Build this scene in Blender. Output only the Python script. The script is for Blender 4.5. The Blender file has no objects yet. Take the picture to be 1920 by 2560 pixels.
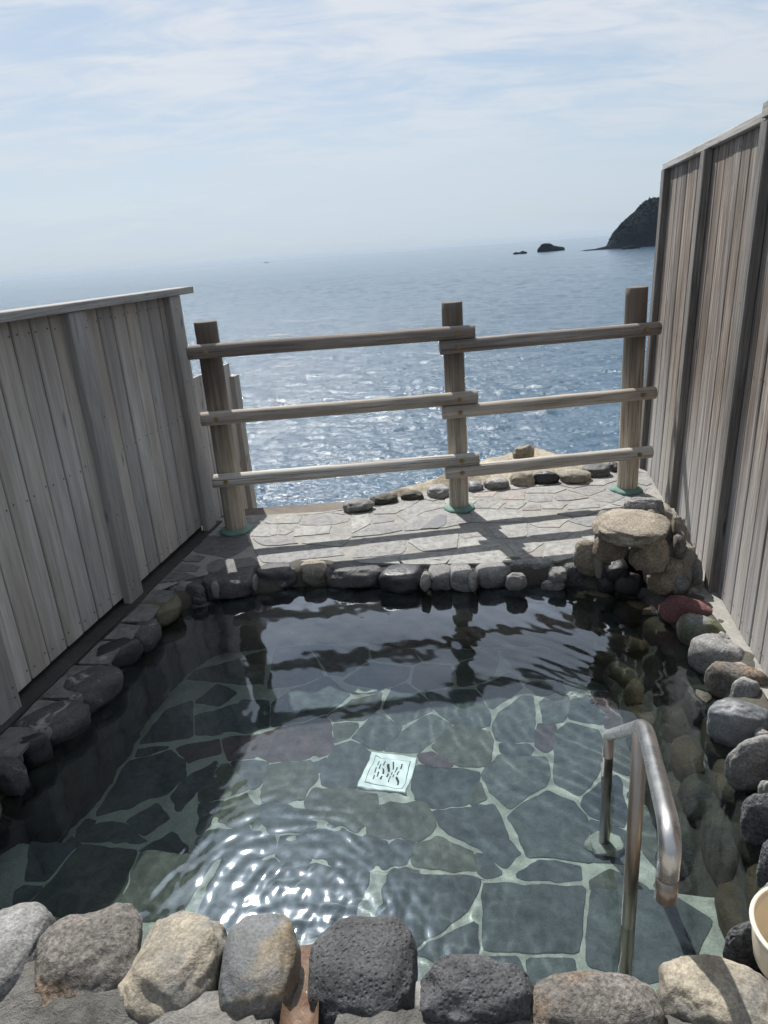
import bpy, bmesh, math, random
import numpy as np
from mathutils import Vector, Matrix, noise

S = bpy.context.scene
COL = S.collection
R = math.radians
random.seed(7)

# ------------------------------------------------------------------ camera, sky, sun, exposure
CAM_H, FPX, PITCH, ROLL = 1.5, 1775.0, R(20.05), R(4.24)
FW = Vector((0, math.cos(PITCH), -math.sin(PITCH)))
_r0 = Vector((1, 0, 0)); _u0 = _r0.cross(FW)
RT = _r0 * math.cos(ROLL) - _u0 * math.sin(ROLL)
UP = _r0 * math.sin(ROLL) + _u0 * math.cos(ROLL)
EYE = Vector((0, 0, CAM_H))
cam = bpy.data.cameras.new('camera')
cam.sensor_fit = 'VERTICAL'; cam.sensor_height = 36.0; cam.lens = 36.0 * FPX / 2560.0
cam.clip_start = 0.05; cam.clip_end = 120000
camo = bpy.data.objects.new('camera', cam); COL.objects.link(camo)
m = Matrix((RT, UP, -FW)).transposed().to_4x4(); m.translation = EYE
camo.matrix_world = m
S.camera = camo

SUN_EL, SUN_AZ = R(51.5), R(-15.5)          # azimuth measured from +Y, negative to the left
sun_dir = Vector((math.sin(SUN_AZ) * math.cos(SUN_EL), math.cos(SUN_AZ) * math.cos(SUN_EL), math.sin(SUN_EL)))
sl = bpy.data.lights.new('sun', 'SUN'); sl.energy = 5.0; sl.angle = R(0.53); sl.color = (1.0, 0.965, 0.91)
so = bpy.data.objects.new('sun', sl); COL.objects.link(so)
so.rotation_euler = (-sun_dir).to_track_quat('-Z', 'Y').to_euler()
sl.cycles.is_caustics_light = True

W = bpy.data.worlds.new('World'); S.world = W; W.use_nodes = True
nt = W.node_tree; N = nt.nodes; L = nt.links
N.clear()
def wn(t, **kw):
    n = N.new(t)
    for k, v in kw.items(): setattr(n, k, v)
    return n
sky = wn('ShaderNodeTexSky', sky_type='NISHITA', sun_disc=False, sun_elevation=SUN_EL, sun_rotation=SUN_AZ,
         air_density=1.0, dust_density=1.6, ozone_density=1.5, altitude=10)
tc = wn('ShaderNodeTexCoord'); sep = wn('ShaderNodeSeparateXYZ'); L.new(tc.outputs['Generated'], sep.inputs[0])
zc = wn('ShaderNodeMath', operation='MAXIMUM'); zc.inputs[1].default_value = 0.0; L.new(sep.outputs['Z'], zc.inputs[0])
za = wn('ShaderNodeMath', operation='ADD'); za.inputs[1].default_value = 0.16; L.new(zc.outputs[0], za.inputs[0])
dx = wn('ShaderNodeMath', operation='DIVIDE'); L.new(sep.outputs['X'], dx.inputs[0]); L.new(za.outputs[0], dx.inputs[1])
dy = wn('ShaderNodeMath', operation='DIVIDE'); L.new(sep.outputs['Y'], dy.inputs[0]); L.new(za.outputs[0], dy.inputs[1])
cmb = wn('ShaderNodeCombineXYZ'); L.new(dx.outputs[0], cmb.inputs[0]); L.new(dy.outputs[0], cmb.inputs[1])
mp = wn('ShaderNodeMapping'); mp.inputs['Rotation'].default_value = (0, 0, R(20)); mp.inputs['Scale'].default_value = (0.75, 1.7, 1); mp.inputs['Location'].default_value = (3.1, 1.7, 0)
L.new(cmb.outputs[0], mp.inputs[0])
n1 = wn('ShaderNodeTexNoise'); n1.inputs['Scale'].default_value = 0.75; n1.inputs['Detail'].default_value = 9; n1.inputs['Roughness'].default_value = 0.56; n1.inputs['Distortion'].default_value = 0.5
n2 = wn('ShaderNodeTexNoise'); n2.inputs['Scale'].default_value = 3.2; n2.inputs['Detail'].default_value = 8; n2.inputs['Roughness'].default_value = 0.62; n2.inputs['Distortion'].default_value = 0.7
L.new(mp.outputs[0], n1.inputs[0]); L.new(mp.outputs[0], n2.inputs[0])
ad = wn('ShaderNodeMath', operation='MULTIPLY_ADD'); ad.inputs[1].default_value = 0.75; L.new(n2.outputs[0], ad.inputs[0]); L.new(n1.outputs[0], ad.inputs[2])
rmp = wn('ShaderNodeMapRange'); rmp.inputs['From Min'].default_value = 0.66; rmp.inputs['From Max'].default_value = 0.99; rmp.interpolation_type = 'SMOOTHSTEP'
L.new(ad.outputs[0], rmp.inputs[0])
cl = wn('ShaderNodeMapRange'); cl.inputs['To Min'].default_value = 0.74; cl.inputs['To Max'].default_value = 0.96; L.new(rmp.outputs[0], cl.inputs[0])
ccol = wn('ShaderNodeMixRGB'); ccol.inputs[1].default_value = (3.5, 4.5, 5.75, 1); ccol.inputs[2].default_value = (5.75, 6.1, 6.6, 1); L.new(rmp.outputs[0], ccol.inputs[0])
# thin high cloud scatters forward: bright around the sun, dimmer away from it, shaped to widen glare and cut fill light
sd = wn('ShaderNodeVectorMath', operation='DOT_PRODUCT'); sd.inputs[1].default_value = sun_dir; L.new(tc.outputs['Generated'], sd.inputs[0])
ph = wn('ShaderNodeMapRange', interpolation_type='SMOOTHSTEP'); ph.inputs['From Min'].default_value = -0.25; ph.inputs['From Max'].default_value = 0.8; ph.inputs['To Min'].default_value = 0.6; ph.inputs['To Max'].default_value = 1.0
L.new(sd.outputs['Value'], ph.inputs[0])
hz = wn('ShaderNodeMapRange', interpolation_type='SMOOTHSTEP'); hz.inputs['From Min'].default_value = 0.0; hz.inputs['From Max'].default_value = 0.26; hz.inputs['To Min'].default_value = 0.88; hz.inputs['To Max'].default_value = 0.0
L.new(zc.outputs[0], hz.inputs[0])
ch = wn('ShaderNodeMixRGB'); ch.inputs[2].default_value = (4.6, 5.5, 6.35, 1); L.new(hz.outputs[0], ch.inputs[0]); L.new(ccol.outputs[0], ch.inputs[1])
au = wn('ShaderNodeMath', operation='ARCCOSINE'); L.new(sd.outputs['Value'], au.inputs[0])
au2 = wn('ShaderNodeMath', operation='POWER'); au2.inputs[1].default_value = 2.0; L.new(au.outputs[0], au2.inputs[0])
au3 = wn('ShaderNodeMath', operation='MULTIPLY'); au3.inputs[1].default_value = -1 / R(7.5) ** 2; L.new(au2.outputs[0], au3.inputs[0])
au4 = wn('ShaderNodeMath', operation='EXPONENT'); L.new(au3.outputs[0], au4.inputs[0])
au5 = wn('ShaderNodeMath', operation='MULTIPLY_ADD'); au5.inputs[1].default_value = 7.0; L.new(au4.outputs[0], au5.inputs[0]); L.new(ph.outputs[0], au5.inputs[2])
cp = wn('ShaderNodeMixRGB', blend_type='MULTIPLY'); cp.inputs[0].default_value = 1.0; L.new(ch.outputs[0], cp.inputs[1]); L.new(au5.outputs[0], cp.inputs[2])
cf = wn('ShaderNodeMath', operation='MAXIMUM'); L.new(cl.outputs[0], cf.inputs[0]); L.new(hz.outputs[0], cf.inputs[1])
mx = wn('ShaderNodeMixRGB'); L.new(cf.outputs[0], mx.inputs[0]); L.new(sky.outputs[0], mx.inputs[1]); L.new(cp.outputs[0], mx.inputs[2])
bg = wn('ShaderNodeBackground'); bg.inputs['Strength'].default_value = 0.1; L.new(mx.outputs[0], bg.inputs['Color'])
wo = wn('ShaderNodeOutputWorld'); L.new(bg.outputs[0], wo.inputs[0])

vs = S.view_settings
vs.view_transform = 'Standard'; vs.look = 'None'; vs.exposure = 0.35; vs.gamma = 1.0; vs.use_curve_mapping = False
S.render.engine = 'CYCLES'
S.cycles.use_denoising = True
S.cycles.max_bounces = 8; S.cycles.diffuse_bounces = 3; S.cycles.glossy_bounces = 3; S.cycles.transmission_bounces = 6
S.cycles.transparent_max_bounces = 8; S.cycles.volume_bounces = 0
S.cycles.sample_clamp_indirect = 3.0
S.cycles.caustics_reflective = False; S.cycles.caustics_refractive = True

# ------------------------------------------------------------------ pixel <-> place
def ray(x, y):
    return (FW + RT * ((x - 960) / FPX) - UP * ((y - 1280) / FPX))
def at(x, y, z=0.0):
    d = ray(x, y); return EYE + d * ((z - CAM_H) / d.z)
def dep(x, y, d):
    return EYE + ray(x, y) * d
ZW = -0.10                                   # water level of the bath
ZF, ZS = -0.70, -0.40                        # bath floor, step
def atw(x, y, z):                            # through the water surface
    d = ray(x, y).normalized(); p = at(x, y, ZW); n = 1 / 1.333; c = -d.z
    k = math.sqrt(1 - n * n * (1 - c * c)); t = d * n + Vector((0, 0, n * c - k))
    return p + t * ((z - ZW) / t.z)

# ------------------------------------------------------------------ scene helpers
def tag(o, label=None, cat=None, group=None, kind=None):
    if label: o['label'] = label
    if cat: o['category'] = cat
    if group: o['group'] = group
    if kind: o['kind'] = kind
    return o
def link(name, me, parent=None, mat=None):
    o = bpy.data.objects.new(name, me); COL.objects.link(o)
    if parent is not None: o.parent = parent
    if mat is not None and me is not None:
        me.materials.clear(); me.materials.append(mat)
    return o
def empty(name, loc=(0, 0, 0), rz=0.0):
    o = bpy.data.objects.new(name, None); COL.objects.link(o); o.location = loc; o.rotation_euler = (0, 0, rz)
    o.empty_display_size = 0.1
    return o
def mesh(name, verts, faces, smooth=False):
    me = bpy.data.meshes.new(name); me.from_pydata([tuple(v) for v in verts], [], faces); me.update()
    if smooth: me.polygons.foreach_set('use_smooth', [True] * len(me.polygons))
    return me
def bm_mesh(name, bm, smooth=False):
    me = bpy.data.meshes.new(name); bm.to_mesh(me); bm.free()
    if smooth: me.polygons.foreach_set('use_smooth', [True] * len(me.polygons))
    return me
def put(name, me, parent, mat, loc=None, rot=None, label=None, kind=None):
    o = link(name, me, parent, mat)
    if loc is not None: o.location = loc
    if rot is not None: o.rotation_euler = rot
    if label: o['label'] = label
    if kind: o['kind'] = kind
    return o

# ------------------------------------------------------------------ materials
class Mat:
    def __init__(s, name):
        s.m = bpy.data.materials.new(name); s.m.use_nodes = True
        s.nt = s.m.node_tree; s.b = s.nt.nodes['Principled BSDF']
    def n(s, t, ins=None, **kw):
        n = s.nt.nodes.new(t)
        for k, v in kw.items(): setattr(n, k, v)
        for k, v in (ins or {}).items():
            if isinstance(v, bpy.types.NodeSocket): s.nt.links.new(v, n.inputs[k])
            else: n.inputs[k].default_value = v
        return n
    def set(s, k, v):
        if isinstance(v, bpy.types.NodeSocket): s.nt.links.new(v, s.b.inputs[k])
        else: s.b.inputs[k].default_value = v
    def coords(s, scale=(1, 1, 1), rnd=9.0):
        tc = s.n('ShaderNodeTexCoord'); oi = s.n('ShaderNodeObjectInfo')
        ml = s.n('ShaderNodeMath', {0: oi.outputs['Random'], 1: rnd}, operation='MULTIPLY')
        cb = s.n('ShaderNodeCombineXYZ', {0: ml.outputs[0], 1: ml.outputs[0], 2: ml.outputs[0]})
        va = s.n('ShaderNodeVectorMath', {0: tc.outputs['Object'], 1: cb.outputs[0]}, operation='ADD')
        vm = s.n('ShaderNodeVectorMath', {0: va.outputs[0], 1: scale}, operation='MULTIPLY')
        s.oi = oi; s.tc = tc
        return vm.outputs[0]
    def noise(s, v, scale, detail=6, rough=0.6, dist=0.0):
        return s.n('ShaderNodeTexNoise', {'Vector': v, 'Scale': scale, 'Detail': detail, 'Roughness': rough, 'Distortion': dist}).outputs[0]
    def ramp(s, fac, stops):
        r = s.n('ShaderNodeValToRGB', {0: fac}); e = r.color_ramp.elements
        while len(e) < len(stops): e.new(0.5)
        for i, (p, c) in enumerate(stops):
            e[i].position = p; e[i].color = (*c, 1) if len(c) == 3 else c
        return r.outputs[0]
    def mix(s, f, a, b, mode='MIX'):
        n = s.n('ShaderNodeMixRGB', blend_type=mode)
        for i, v in ((0, f), (1, a), (2, b)):
            if isinstance(v, bpy.types.NodeSocket): s.nt.links.new(v, n.inputs[i])
            else: n.inputs[i].default_value = v if i == 0 else ((*v, 1) if len(v) == 3 else v)
        return n.outputs[0]
    def rng(s, v, a, b, c=0.0, d=1.0):
        return s.n('ShaderNodeMapRange', {'Value': v, 'From Min': a, 'From Max': b, 'To Min': c, 'To Max': d}).outputs[0]
    def math(s, op, a, b=0.0):
        n = s.n('ShaderNodeMath', operation=op)
        for i, v in enumerate((a, b)):
            if isinstance(v, bpy.types.NodeSocket): s.nt.links.new(v, n.inputs[i])
            else: n.inputs[i].default_value = v
        return n.outputs[0]
    def bump(s, h, strength=0.5, dist=0.01, prev=None):
        ins = {'Height': h, 'Strength': strength, 'Distance': dist}
        if prev is not None: ins['Normal'] = prev
        o = s.n('ShaderNodeBump', ins).outputs[0]
        s.set('Normal', o); return o

def g3(c, k): return tuple(min(1, x * k) for x in c)

def rock_mat(name, base, spk=0.5, rough=0.75, scale=7.0, second=None, bump=0.5, crust=None, grain=130.0, pits=0.0):
    M = Mat(name); v = M.coords()
    big = M.noise(v, scale, 7, 0.6, 0.4); fine = M.noise(v, grain, 3, 0.75); mid = M.noise(v, scale * 5, 6, 0.65)
    c = M.mix(M.rng(big, 0.3, 0.72), g3(base, 0.62), g3(base, 1.35))
    if second: c = M.mix(M.rng(M.noise(v, scale * 0.6, 5, 0.6, 0.8), 0.5, 0.62), c, second)
    c = M.mix(spk, c, M.ramp(fine, [(0.33, (0.25, 0.25, 0.25)), (0.52, (1, 1, 1)), (0.72, (1.75, 1.72, 1.65))]), 'MULTIPLY')
    c = M.mix(0.75, c, M.ramp(mid, [(0.3, (0.5, 0.5, 0.5)), (0.62, (1.12, 1.12, 1.12))]), 'MULTIPLY')
    if crust:                                  # pale lime crust in patches with its own outline
        cr = M.rng(M.noise(v, scale * 1.3, 9, 0.72, 0.6), 0.58, 0.66)
        c = M.mix(cr, c, crust)
    M.set('Base Color', c)
    M.set('Roughness', M.rng(mid, 0.3, 0.7, rough - 0.13, min(1, rough + 0.1)))
    b = M.bump(M.noise(v, scale * 2.2, 8, 0.65, 0.3), bump, 0.03)
    b = M.bump(fine, bump * 0.8, 0.004, b)
    if pits:
        vo = M.n('ShaderNodeTexVoronoi', {'Vector': v, 'Scale': 85.0}).outputs['Distance']
        M.bump(M.rng(vo, 0.1, 0.4), pits, 0.006, b)
    return M.m

def wood_mat(name, ca, cb, cd, dark_top=None, rough=0.85, axis='z', grain=1.0, fade=None, blotch=0.5, bump=0.35, checks=0.5, con=1.0):
    """weathered softwood: streaks along the piece, checks, knots; fade=(z0,z1,colour,amount) for sun-bleached or stained stretches"""
    M = Mat(name); st = (1, 1, 0.035) if axis == 'z' else (0.035, 1, 1)
    v = M.coords(st, 37.0); vk = M.coords((1, 1, 0.28) if axis == 'z' else (0.28, 1, 1), 21.0)
    s1 = M.noise(v, 42 * grain, 7, 0.72, 0.9); s2 = M.noise(v, 120 * grain, 4, 0.7, 0.3); s3 = M.noise(v, 14 * grain, 4, 0.6, 0.5)
    c = M.mix(M.rng(s1, 0.5 - 0.13 / con, 0.5 + 0.13 / con), ca, cb)
    c = M.mix(M.rng(s3, 0.42, 0.68), c, cd)
    c = M.mix(0.6 * min(1, con), c, M.ramp(s2, [(0.36, (0.36, 0.35, 0.34)), (0.48, (0.95, 0.95, 0.95)), (0.7, (1.3, 1.3, 1.3))]), 'MULTIPLY')
    bl = M.noise(vk, 5.0, 5, 0.6, 0.3)
    c = M.mix(blotch, c, M.ramp(bl, [(0.3, (0.55, 0.54, 0.53)), (0.6, (1.15, 1.15, 1.16))]), 'MULTIPLY')
    vo = M.n('ShaderNodeTexVoronoi', {'Vector': vk, 'Scale': 7.5, 'Randomness': 1.0})
    kn = M.rng(vo.outputs['Distance'], 0.04, 0.10, 1.0, 0.0)
    c = M.mix(M.math('MULTIPLY', kn, 0.75), c, g3(ca, 0.35))
    ck = M.noise(M.n('ShaderNodeVectorMath', {0: vk, 1: (1, 1, 0.07) if axis == 'z' else (0.07, 1, 1)}, operation='MULTIPLY').outputs[0], 26.0 * grain, 2, 0.5, 0.25)
    ck = M.math('ABSOLUTE', M.math('SUBTRACT', ck, 0.5)); ck = M.math('MULTIPLY', M.rng(ck, 0.0, 0.016, 1.0, 0.0), M.rng(bl, 0.42, 0.6))
    c = M.mix(M.math('MULTIPLY', ck, checks), c, g3(ca, 0.22))
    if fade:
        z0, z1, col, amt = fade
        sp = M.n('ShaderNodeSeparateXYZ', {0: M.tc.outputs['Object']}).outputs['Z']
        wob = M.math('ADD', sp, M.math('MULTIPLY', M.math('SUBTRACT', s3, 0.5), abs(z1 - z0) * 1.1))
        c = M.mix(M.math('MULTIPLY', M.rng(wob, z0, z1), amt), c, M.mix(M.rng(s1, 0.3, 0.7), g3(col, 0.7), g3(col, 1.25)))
    c = M.mix(1.0, c, M.mix(M.oi.outputs['Random'], (0.84, 0.84, 0.86), (1.12, 1.09, 1.05)), 'MULTIPLY')
    M.set('Base Color', c); M.set('Roughness', rough); M.set('Specular IOR Level', 0.25)
    b = M.bump(s1, bump, 0.004); b = M.bump(s2, bump, 0.0015, b); M.bump(M.math('SUBTRACT', 1.0, ck), checks, 0.004, b)
    return M.m

def flag_mat(name, base, alt, rough=0.8, grain=260.0, spk=0.55, world=True):
    M = Mat(name); v = M.coords()
    big = M.noise(v, 4.5, 6, 0.6, 0.5); fine = M.noise(v, grain, 3, 0.7); mid = M.noise(v, 28, 6, 0.65, 0.3)
    c = M.mix(M.rng(M.noise(v, 9.0, 8, 0.68, 0.8), 0.36, 0.66), base, alt)
    c = M.mix(spk, c, M.ramp(fine, [(0.32, (0.4, 0.4, 0.4)), (0.52, (1, 1, 1)), (0.75, (1.55, 1.55, 1.5))]), 'MULTIPLY')
    c = M.mix(0.8, c, M.ramp(mid, [(0.32, (0.5, 0.5, 0.5)), (0.5, (0.95, 0.95, 0.95)), (0.7, (1.28, 1.27, 1.24))]), 'MULTIPLY')
    c = M.mix(1.0, c, M.mix(M.oi.outputs['Random'], (0.8, 0.8, 0.82), (1.15, 1.14, 1.1)), 'MULTIPLY')
    M.set('Base Color', c); M.set('Roughness', rough)
    b = M.bump(M.noise(v, 12, 8, 0.65), 0.35, 0.02); M.bump(fine, 0.4, 0.003, b)
    return M.m

def mortar_mat(name, base, stain, rough=0.9, bmp=0.6):
    M = Mat(name); v = M.coords(rnd=3.0)
    a = M.noise(v, 3.5, 8, 0.65, 0.5); f = M.noise(v, 170, 3, 0.75); w = M.noise(v, 16, 7, 0.7, 0.4)
    c = M.mix(M.rng(a, 0.38, 0.66), base, stain)
    c = M.mix(0.55, c, M.ramp(w, [(0.3, (0.55, 0.55, 0.55)), (0.66, (1.2, 1.2, 1.2))]), 'MULTIPLY')
    c = M.mix(0.5, c, M.ramp(f, [(0.3, (0.5, 0.5, 0.5)), (0.7, (1.35, 1.35, 1.3))]), 'MULTIPLY')
    M.set('Base Color', c); M.set('Roughness', rough)
    b = M.bump(w, bmp, 0.015 if bmp < 0.9 else 0.04); M.bump(f, 0.5, 0.003, b)
    return M.m

MT = {}
MT['rock_grey'] = rock_mat('rock_grey', (0.21, 0.208, 0.205), 0.65, crust=(0.34, 0.335, 0.32))
MT['rock_blue'] = rock_mat('rock_blue', (0.17, 0.182, 0.195), 0.4, 0.55, 5.0, bump=0.25)
MT['rock_dark'] = rock_mat('rock_dark', (0.075, 0.073, 0.078), 0.6, 0.6, 8.0, crust=(0.30, 0.29, 0.28))
MT['rock_black'] = rock_mat('rock_black', (0.028, 0.030, 0.036), 0.3, 0.38, 6.0, bump=0.3)
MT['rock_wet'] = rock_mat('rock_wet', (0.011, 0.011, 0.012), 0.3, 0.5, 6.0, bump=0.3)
MT['rock_tan'] = rock_mat('rock_tan', (0.31, 0.275, 0.215), 0.5, 0.85, 6.0, second=(0.2, 0.19, 0.17))
MT['rock_sand'] = rock_mat('rock_sand', (0.30, 0.262, 0.21), 0.7, 0.9, 5.0, second=(0.215, 0.175, 0.135), bump=0.9)
MT['rock_brown'] = rock_mat('rock_brown', (0.165, 0.152, 0.138), 0.85, 0.85, 6.0, second=(0.20, 0.145, 0.10), bump=0.8, grain=90)
MT['rock_red'] = rock_mat('rock_red', (0.17, 0.075, 0.075), 0.6, 0.8, 6.0, bump=0.6, pits=0.5)
MT['rock_basalt'] = rock_mat('rock_basalt', (0.075, 0.077, 0.082), 0.75, 0.85, 6.0, bump=0.7, pits=0.7)
MT['rock_salt'] = rock_mat('rock_salt', (0.10, 0.105, 0.115), 0.95, 0.8, 9.0, crust=(0.33, 0.34, 0.36), pits=0.8, bump=0.9, grain=85)
MT['rock_olive'] = rock_mat('rock_olive', (0.10, 0.088, 0.055), 0.4, 0.5, 5.0, bump=0.25)
MT['rock_green'] = rock_mat('rock_green', (0.17, 0.185, 0.175), 0.5, 0.65, 7.0, second=(0.10, 0.105, 0.055))
MT['rock_patch'] = rock_mat('rock_patch', (0.13, 0.137, 0.142), 0.5, 0.7, 4.0, second=(0.25, 0.2, 0.13))
MT['rock_amber'] = rock_mat('rock_amber', (0.075, 0.05, 0.024), 0.5, 0.7, 8.0, second=(0.04, 0.036, 0.024))
MT['rock_moss'] = rock_mat('rock_moss', (0.055, 0.052, 0.036), 0.5, 0.7, 8.0, second=(0.032, 0.032, 0.029))
MT['rock_umber'] = rock_mat('rock_umber', (0.06, 0.052, 0.036), 0.5, 0.7, 6.0, second=(0.09, 0.06, 0.03))
MT['mortar'] = mortar_mat('mortar', (0.31, 0.30, 0.275), (0.25, 0.245, 0.235))
MT['mortar_sand'] = mortar_mat('mortar_sand', (0.29, 0.265, 0.23), (0.19, 0.172, 0.15))
MT['mortar_white'] = mortar_mat('mortar_white', (0.30, 0.295, 0.285), (0.17, 0.168, 0.162))
MT['mortar_bed'] = mortar_mat('mortar_bed', (0.27, 0.26, 0.245), (0.10, 0.097, 0.09), bmp=1.0)
MT['mortar_wall'] = mortar_mat('mortar_wall', (0.085, 0.08, 0.066), (0.05, 0.048, 0.04))
MT['mortar_pool'] = mortar_mat('mortar_pool', (0.54, 0.53, 0.47), (0.38, 0.37, 0.32))
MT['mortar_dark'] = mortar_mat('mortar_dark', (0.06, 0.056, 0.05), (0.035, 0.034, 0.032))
MT['curb'] = mortar_mat('curb', (0.17, 0.145, 0.12), (0.12, 0.10, 0.085))
MT['cliff'] = rock_mat('cliff', (0.33, 0.29, 0.22), 0.6, 0.95, 2.2, second=(0.15, 0.11, 0.07), bump=0.9, grain=60)
MT['flag_a'] = flag_mat('flag_a', (0.245, 0.245, 0.242), (0.31, 0.308, 0.30))
MT['flag_b'] = flag_mat('flag_b', (0.29, 0.282, 0.265), (0.24, 0.24, 0.24))
MT['flag_c'] = flag_mat('flag_c', (0.26, 0.225, 0.22), (0.285, 0.265, 0.25))
MT['flag_d'] = flag_mat('flag_d', (0.14, 0.14, 0.145), (0.18, 0.178, 0.172))  # darker flags for the left corner; fence shade put into the colour
MT['pool_a'] = flag_mat('pool_a', (0.072, 0.084, 0.088), (0.15, 0.16, 0.16), 0.7)
MT['pool_b'] = flag_mat('pool_b', (0.070, 0.076, 0.062), (0.145, 0.142, 0.118), 0.7)
MT['pool_c'] = flag_mat('pool_c', (0.165, 0.105, 0.112), (0.085, 0.068, 0.076), 0.7)
MT['pool_d'] = flag_mat('pool_d', (0.052, 0.060, 0.067), (0.118, 0.128, 0.134), 0.7)
M = Mat('puddle_water'); v = M.coords(); M.set('Base Color', M.mix(M.rng(M.noise(v, 30, 5, 0.6), 0.35, 0.7), (0.17, 0.17, 0.175), (0.22, 0.22, 0.22))); M.set('Roughness', 0.03); M.set('IOR', 1.333); MT['puddle'] = M.m
MT['teal'] = mortar_mat('teal', (0.13, 0.25, 0.225), (0.20, 0.29, 0.25))
GREY_A, GREY_B = (0.40, 0.385, 0.37), (0.63, 0.615, 0.60)
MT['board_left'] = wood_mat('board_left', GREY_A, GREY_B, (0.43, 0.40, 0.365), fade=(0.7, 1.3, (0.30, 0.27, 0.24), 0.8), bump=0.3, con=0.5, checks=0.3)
MT['batten_left'] = wood_mat('batten_left', (0.31, 0.297, 0.285), (0.42, 0.41, 0.395), (0.36, 0.347, 0.33), con=0.6)
MT['cap_left'] = wood_mat('cap_left', (0.33, 0.32, 0.30), (0.46, 0.45, 0.43), (0.38, 0.365, 0.34), axis='x')
MT['board_right'] = wood_mat('board_right', (0.085, 0.068, 0.058), (0.43, 0.39, 0.35), (0.18, 0.135, 0.105), fade=(0.85, 0.15, (0.42, 0.415, 0.41), 0.8), bump=0.7, blotch=0.75)
MT['batten_right'] = wood_mat('batten_right', (0.12, 0.112, 0.105), (0.27, 0.26, 0.248), (0.16, 0.148, 0.138), bump=0.5)
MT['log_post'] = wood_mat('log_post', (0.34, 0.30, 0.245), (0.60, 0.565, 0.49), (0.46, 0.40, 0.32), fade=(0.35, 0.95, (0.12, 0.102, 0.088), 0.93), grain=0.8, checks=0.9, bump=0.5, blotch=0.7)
MT['log_dark'] = wood_mat('log_dark', (0.19, 0.17, 0.152), (0.45, 0.425, 0.39), (0.26, 0.225, 0.195), grain=0.8, checks=0.9, bump=0.5, blotch=0.7)
MT['log_mid'] = wood_mat('log_mid', (0.31, 0.285, 0.25), (0.53, 0.505, 0.465), (0.39, 0.35, 0.305), grain=0.8, checks=0.9, bump=0.5, blotch=0.7)
MT['log_pale'] = wood_mat('log_pale', (0.44, 0.415, 0.37), (0.62, 0.60, 0.55), (0.50, 0.465, 0.41), grain=0.8, checks=0.9, bump=0.5, blotch=0.7)
M = Mat('nail_iron_gap_shade'); M.set('Base Color', (0.03, 0.026, 0.024, 1)); M.set('Roughness', 0.7); MT['nail'] = M.m
M = Mat('bolt_brass'); M.set('Base Color', (0.30, 0.21, 0.10, 1)); M.set('Metallic', 0.7); M.set('Roughness', 0.5); MT['bolt'] = M.m
M = Mat('steel'); v = M.coords((1, 1, 1)); M.set('Base Color', (0.60, 0.58, 0.56, 1)); M.set('Metallic', 1.0)
M.set('Roughness', M.rng(M.noise(v, 30, 5, 0.6), 0.3, 0.7, 0.24, 0.38)); M.bump(M.noise(v, 220, 3, 0.6), 0.04, 0.002); MT['steel'] = M.m
M = Mat('steel_stained'); v = M.coords((1, 1, 0.2)); M.set('Base Color', M.mix(M.rng(M.noise(v, 18, 5, 0.6), 0.35, 0.7), (0.42, 0.38, 0.34), (0.27, 0.21, 0.16))); M.set('Metallic', 1.0)
M.set('Roughness', 0.36); MT['steel_stained'] = M.m
M = Mat('cream_plastic'); M.set('Base Color', (0.70, 0.61, 0.47, 1)); M.set('Roughness', 0.32); M.set('Subsurface Weight', 0.0); MT['cream'] = M.m
M = Mat('drain_white'); M.set('Base Color', (0.86, 0.87, 0.86, 1)); M.set('Roughness', 0.4); MT['drain'] = M.m
M = Mat('drain_slot'); M.set('Base Color', (0.02, 0.02, 0.022, 1)); M.set('Roughness', 0.8); MT['slot'] = M.m
M = Mat('channel_wet'); v = M.coords(); M.set('Base Color', M.mix(M.rng(M.noise(v, 20, 6, 0.6, 0.4), 0.35, 0.7), (0.10, 0.055, 0.034), (0.19, 0.135, 0.10))); M.set('Roughness', 0.08)
M.bump(M.noise(v, 45, 5, 0.6, 0.8), 0.5, 0.01); MT['channel'] = M.m

# bath water: clear, slightly green-blue
M = Mat('bath_water'); M.nt.nodes.remove(M.b)
rf_ = M.n('ShaderNodeBsdfRefraction', {'Color': (0.785, 0.89, 0.895, 1), 'Roughness': 0.0, 'IOR': 1.333})
gs_ = M.n('ShaderNodeBsdfGlossy', {'Color': (0.82, 0.90, 1, 1), 'Roughness': 0.05})
fn_ = M.n('ShaderNodeFresnel', {'IOR': 1.333}); fm_ = M.n('ShaderNodeMath', {0: fn_.outputs[0], 1: 42.0, 2: 1.05}, operation='MULTIPLY_ADD'); fn_ = M.n('ShaderNodeMath', {0: fn_.outputs[0], 1: fm_.outputs[0]}, operation='MULTIPLY', use_clamp=True)
gl = M.n('ShaderNodeMixShader', {0: fn_.outputs[0], 1: rf_.outputs[0], 2: gs_.outputs[0]})
M.nt.links.new(gl.outputs[0], M.nt.nodes['Material Output'].inputs['Surface']); MT['water'] = M.m
# sea
M = Mat('sea_water'); tcn = M.n('ShaderNodeTexCoord').outputs['Object']
va = M.n('ShaderNodeMapping', {'Vector': tcn, 'Rotation': (0, 0, R(18)), 'Scale': (0.7, 1.25, 1)}).outputs[0]
vb = M.n('ShaderNodeMapping', {'Vector': tcn, 'Rotation': (0, 0, R(-22)), 'Scale': (0.8, 1.2, 1)}).outputs[0]
patch = M.noise(tcn, 0.012, 4, 0.6, 0.5)
M.set('Base Color', M.mix(M.rng(patch, 0.35, 0.7), (0.045, 0.088, 0.135), (0.06, 0.108, 0.155)))
M.set('Roughness', 0.16); M.set('IOR', 1.333); M.set('Specular IOR Level', 0.5)
b = M.bump(M.noise(va, 2.1, 4, 0.6, 0.8), 1.0, 0.14)
M.bump(M.noise(vb, 7.0, 3, 0.6, 0.6), 1.0, 0.04, b); MT['sea'] = M.m
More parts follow.
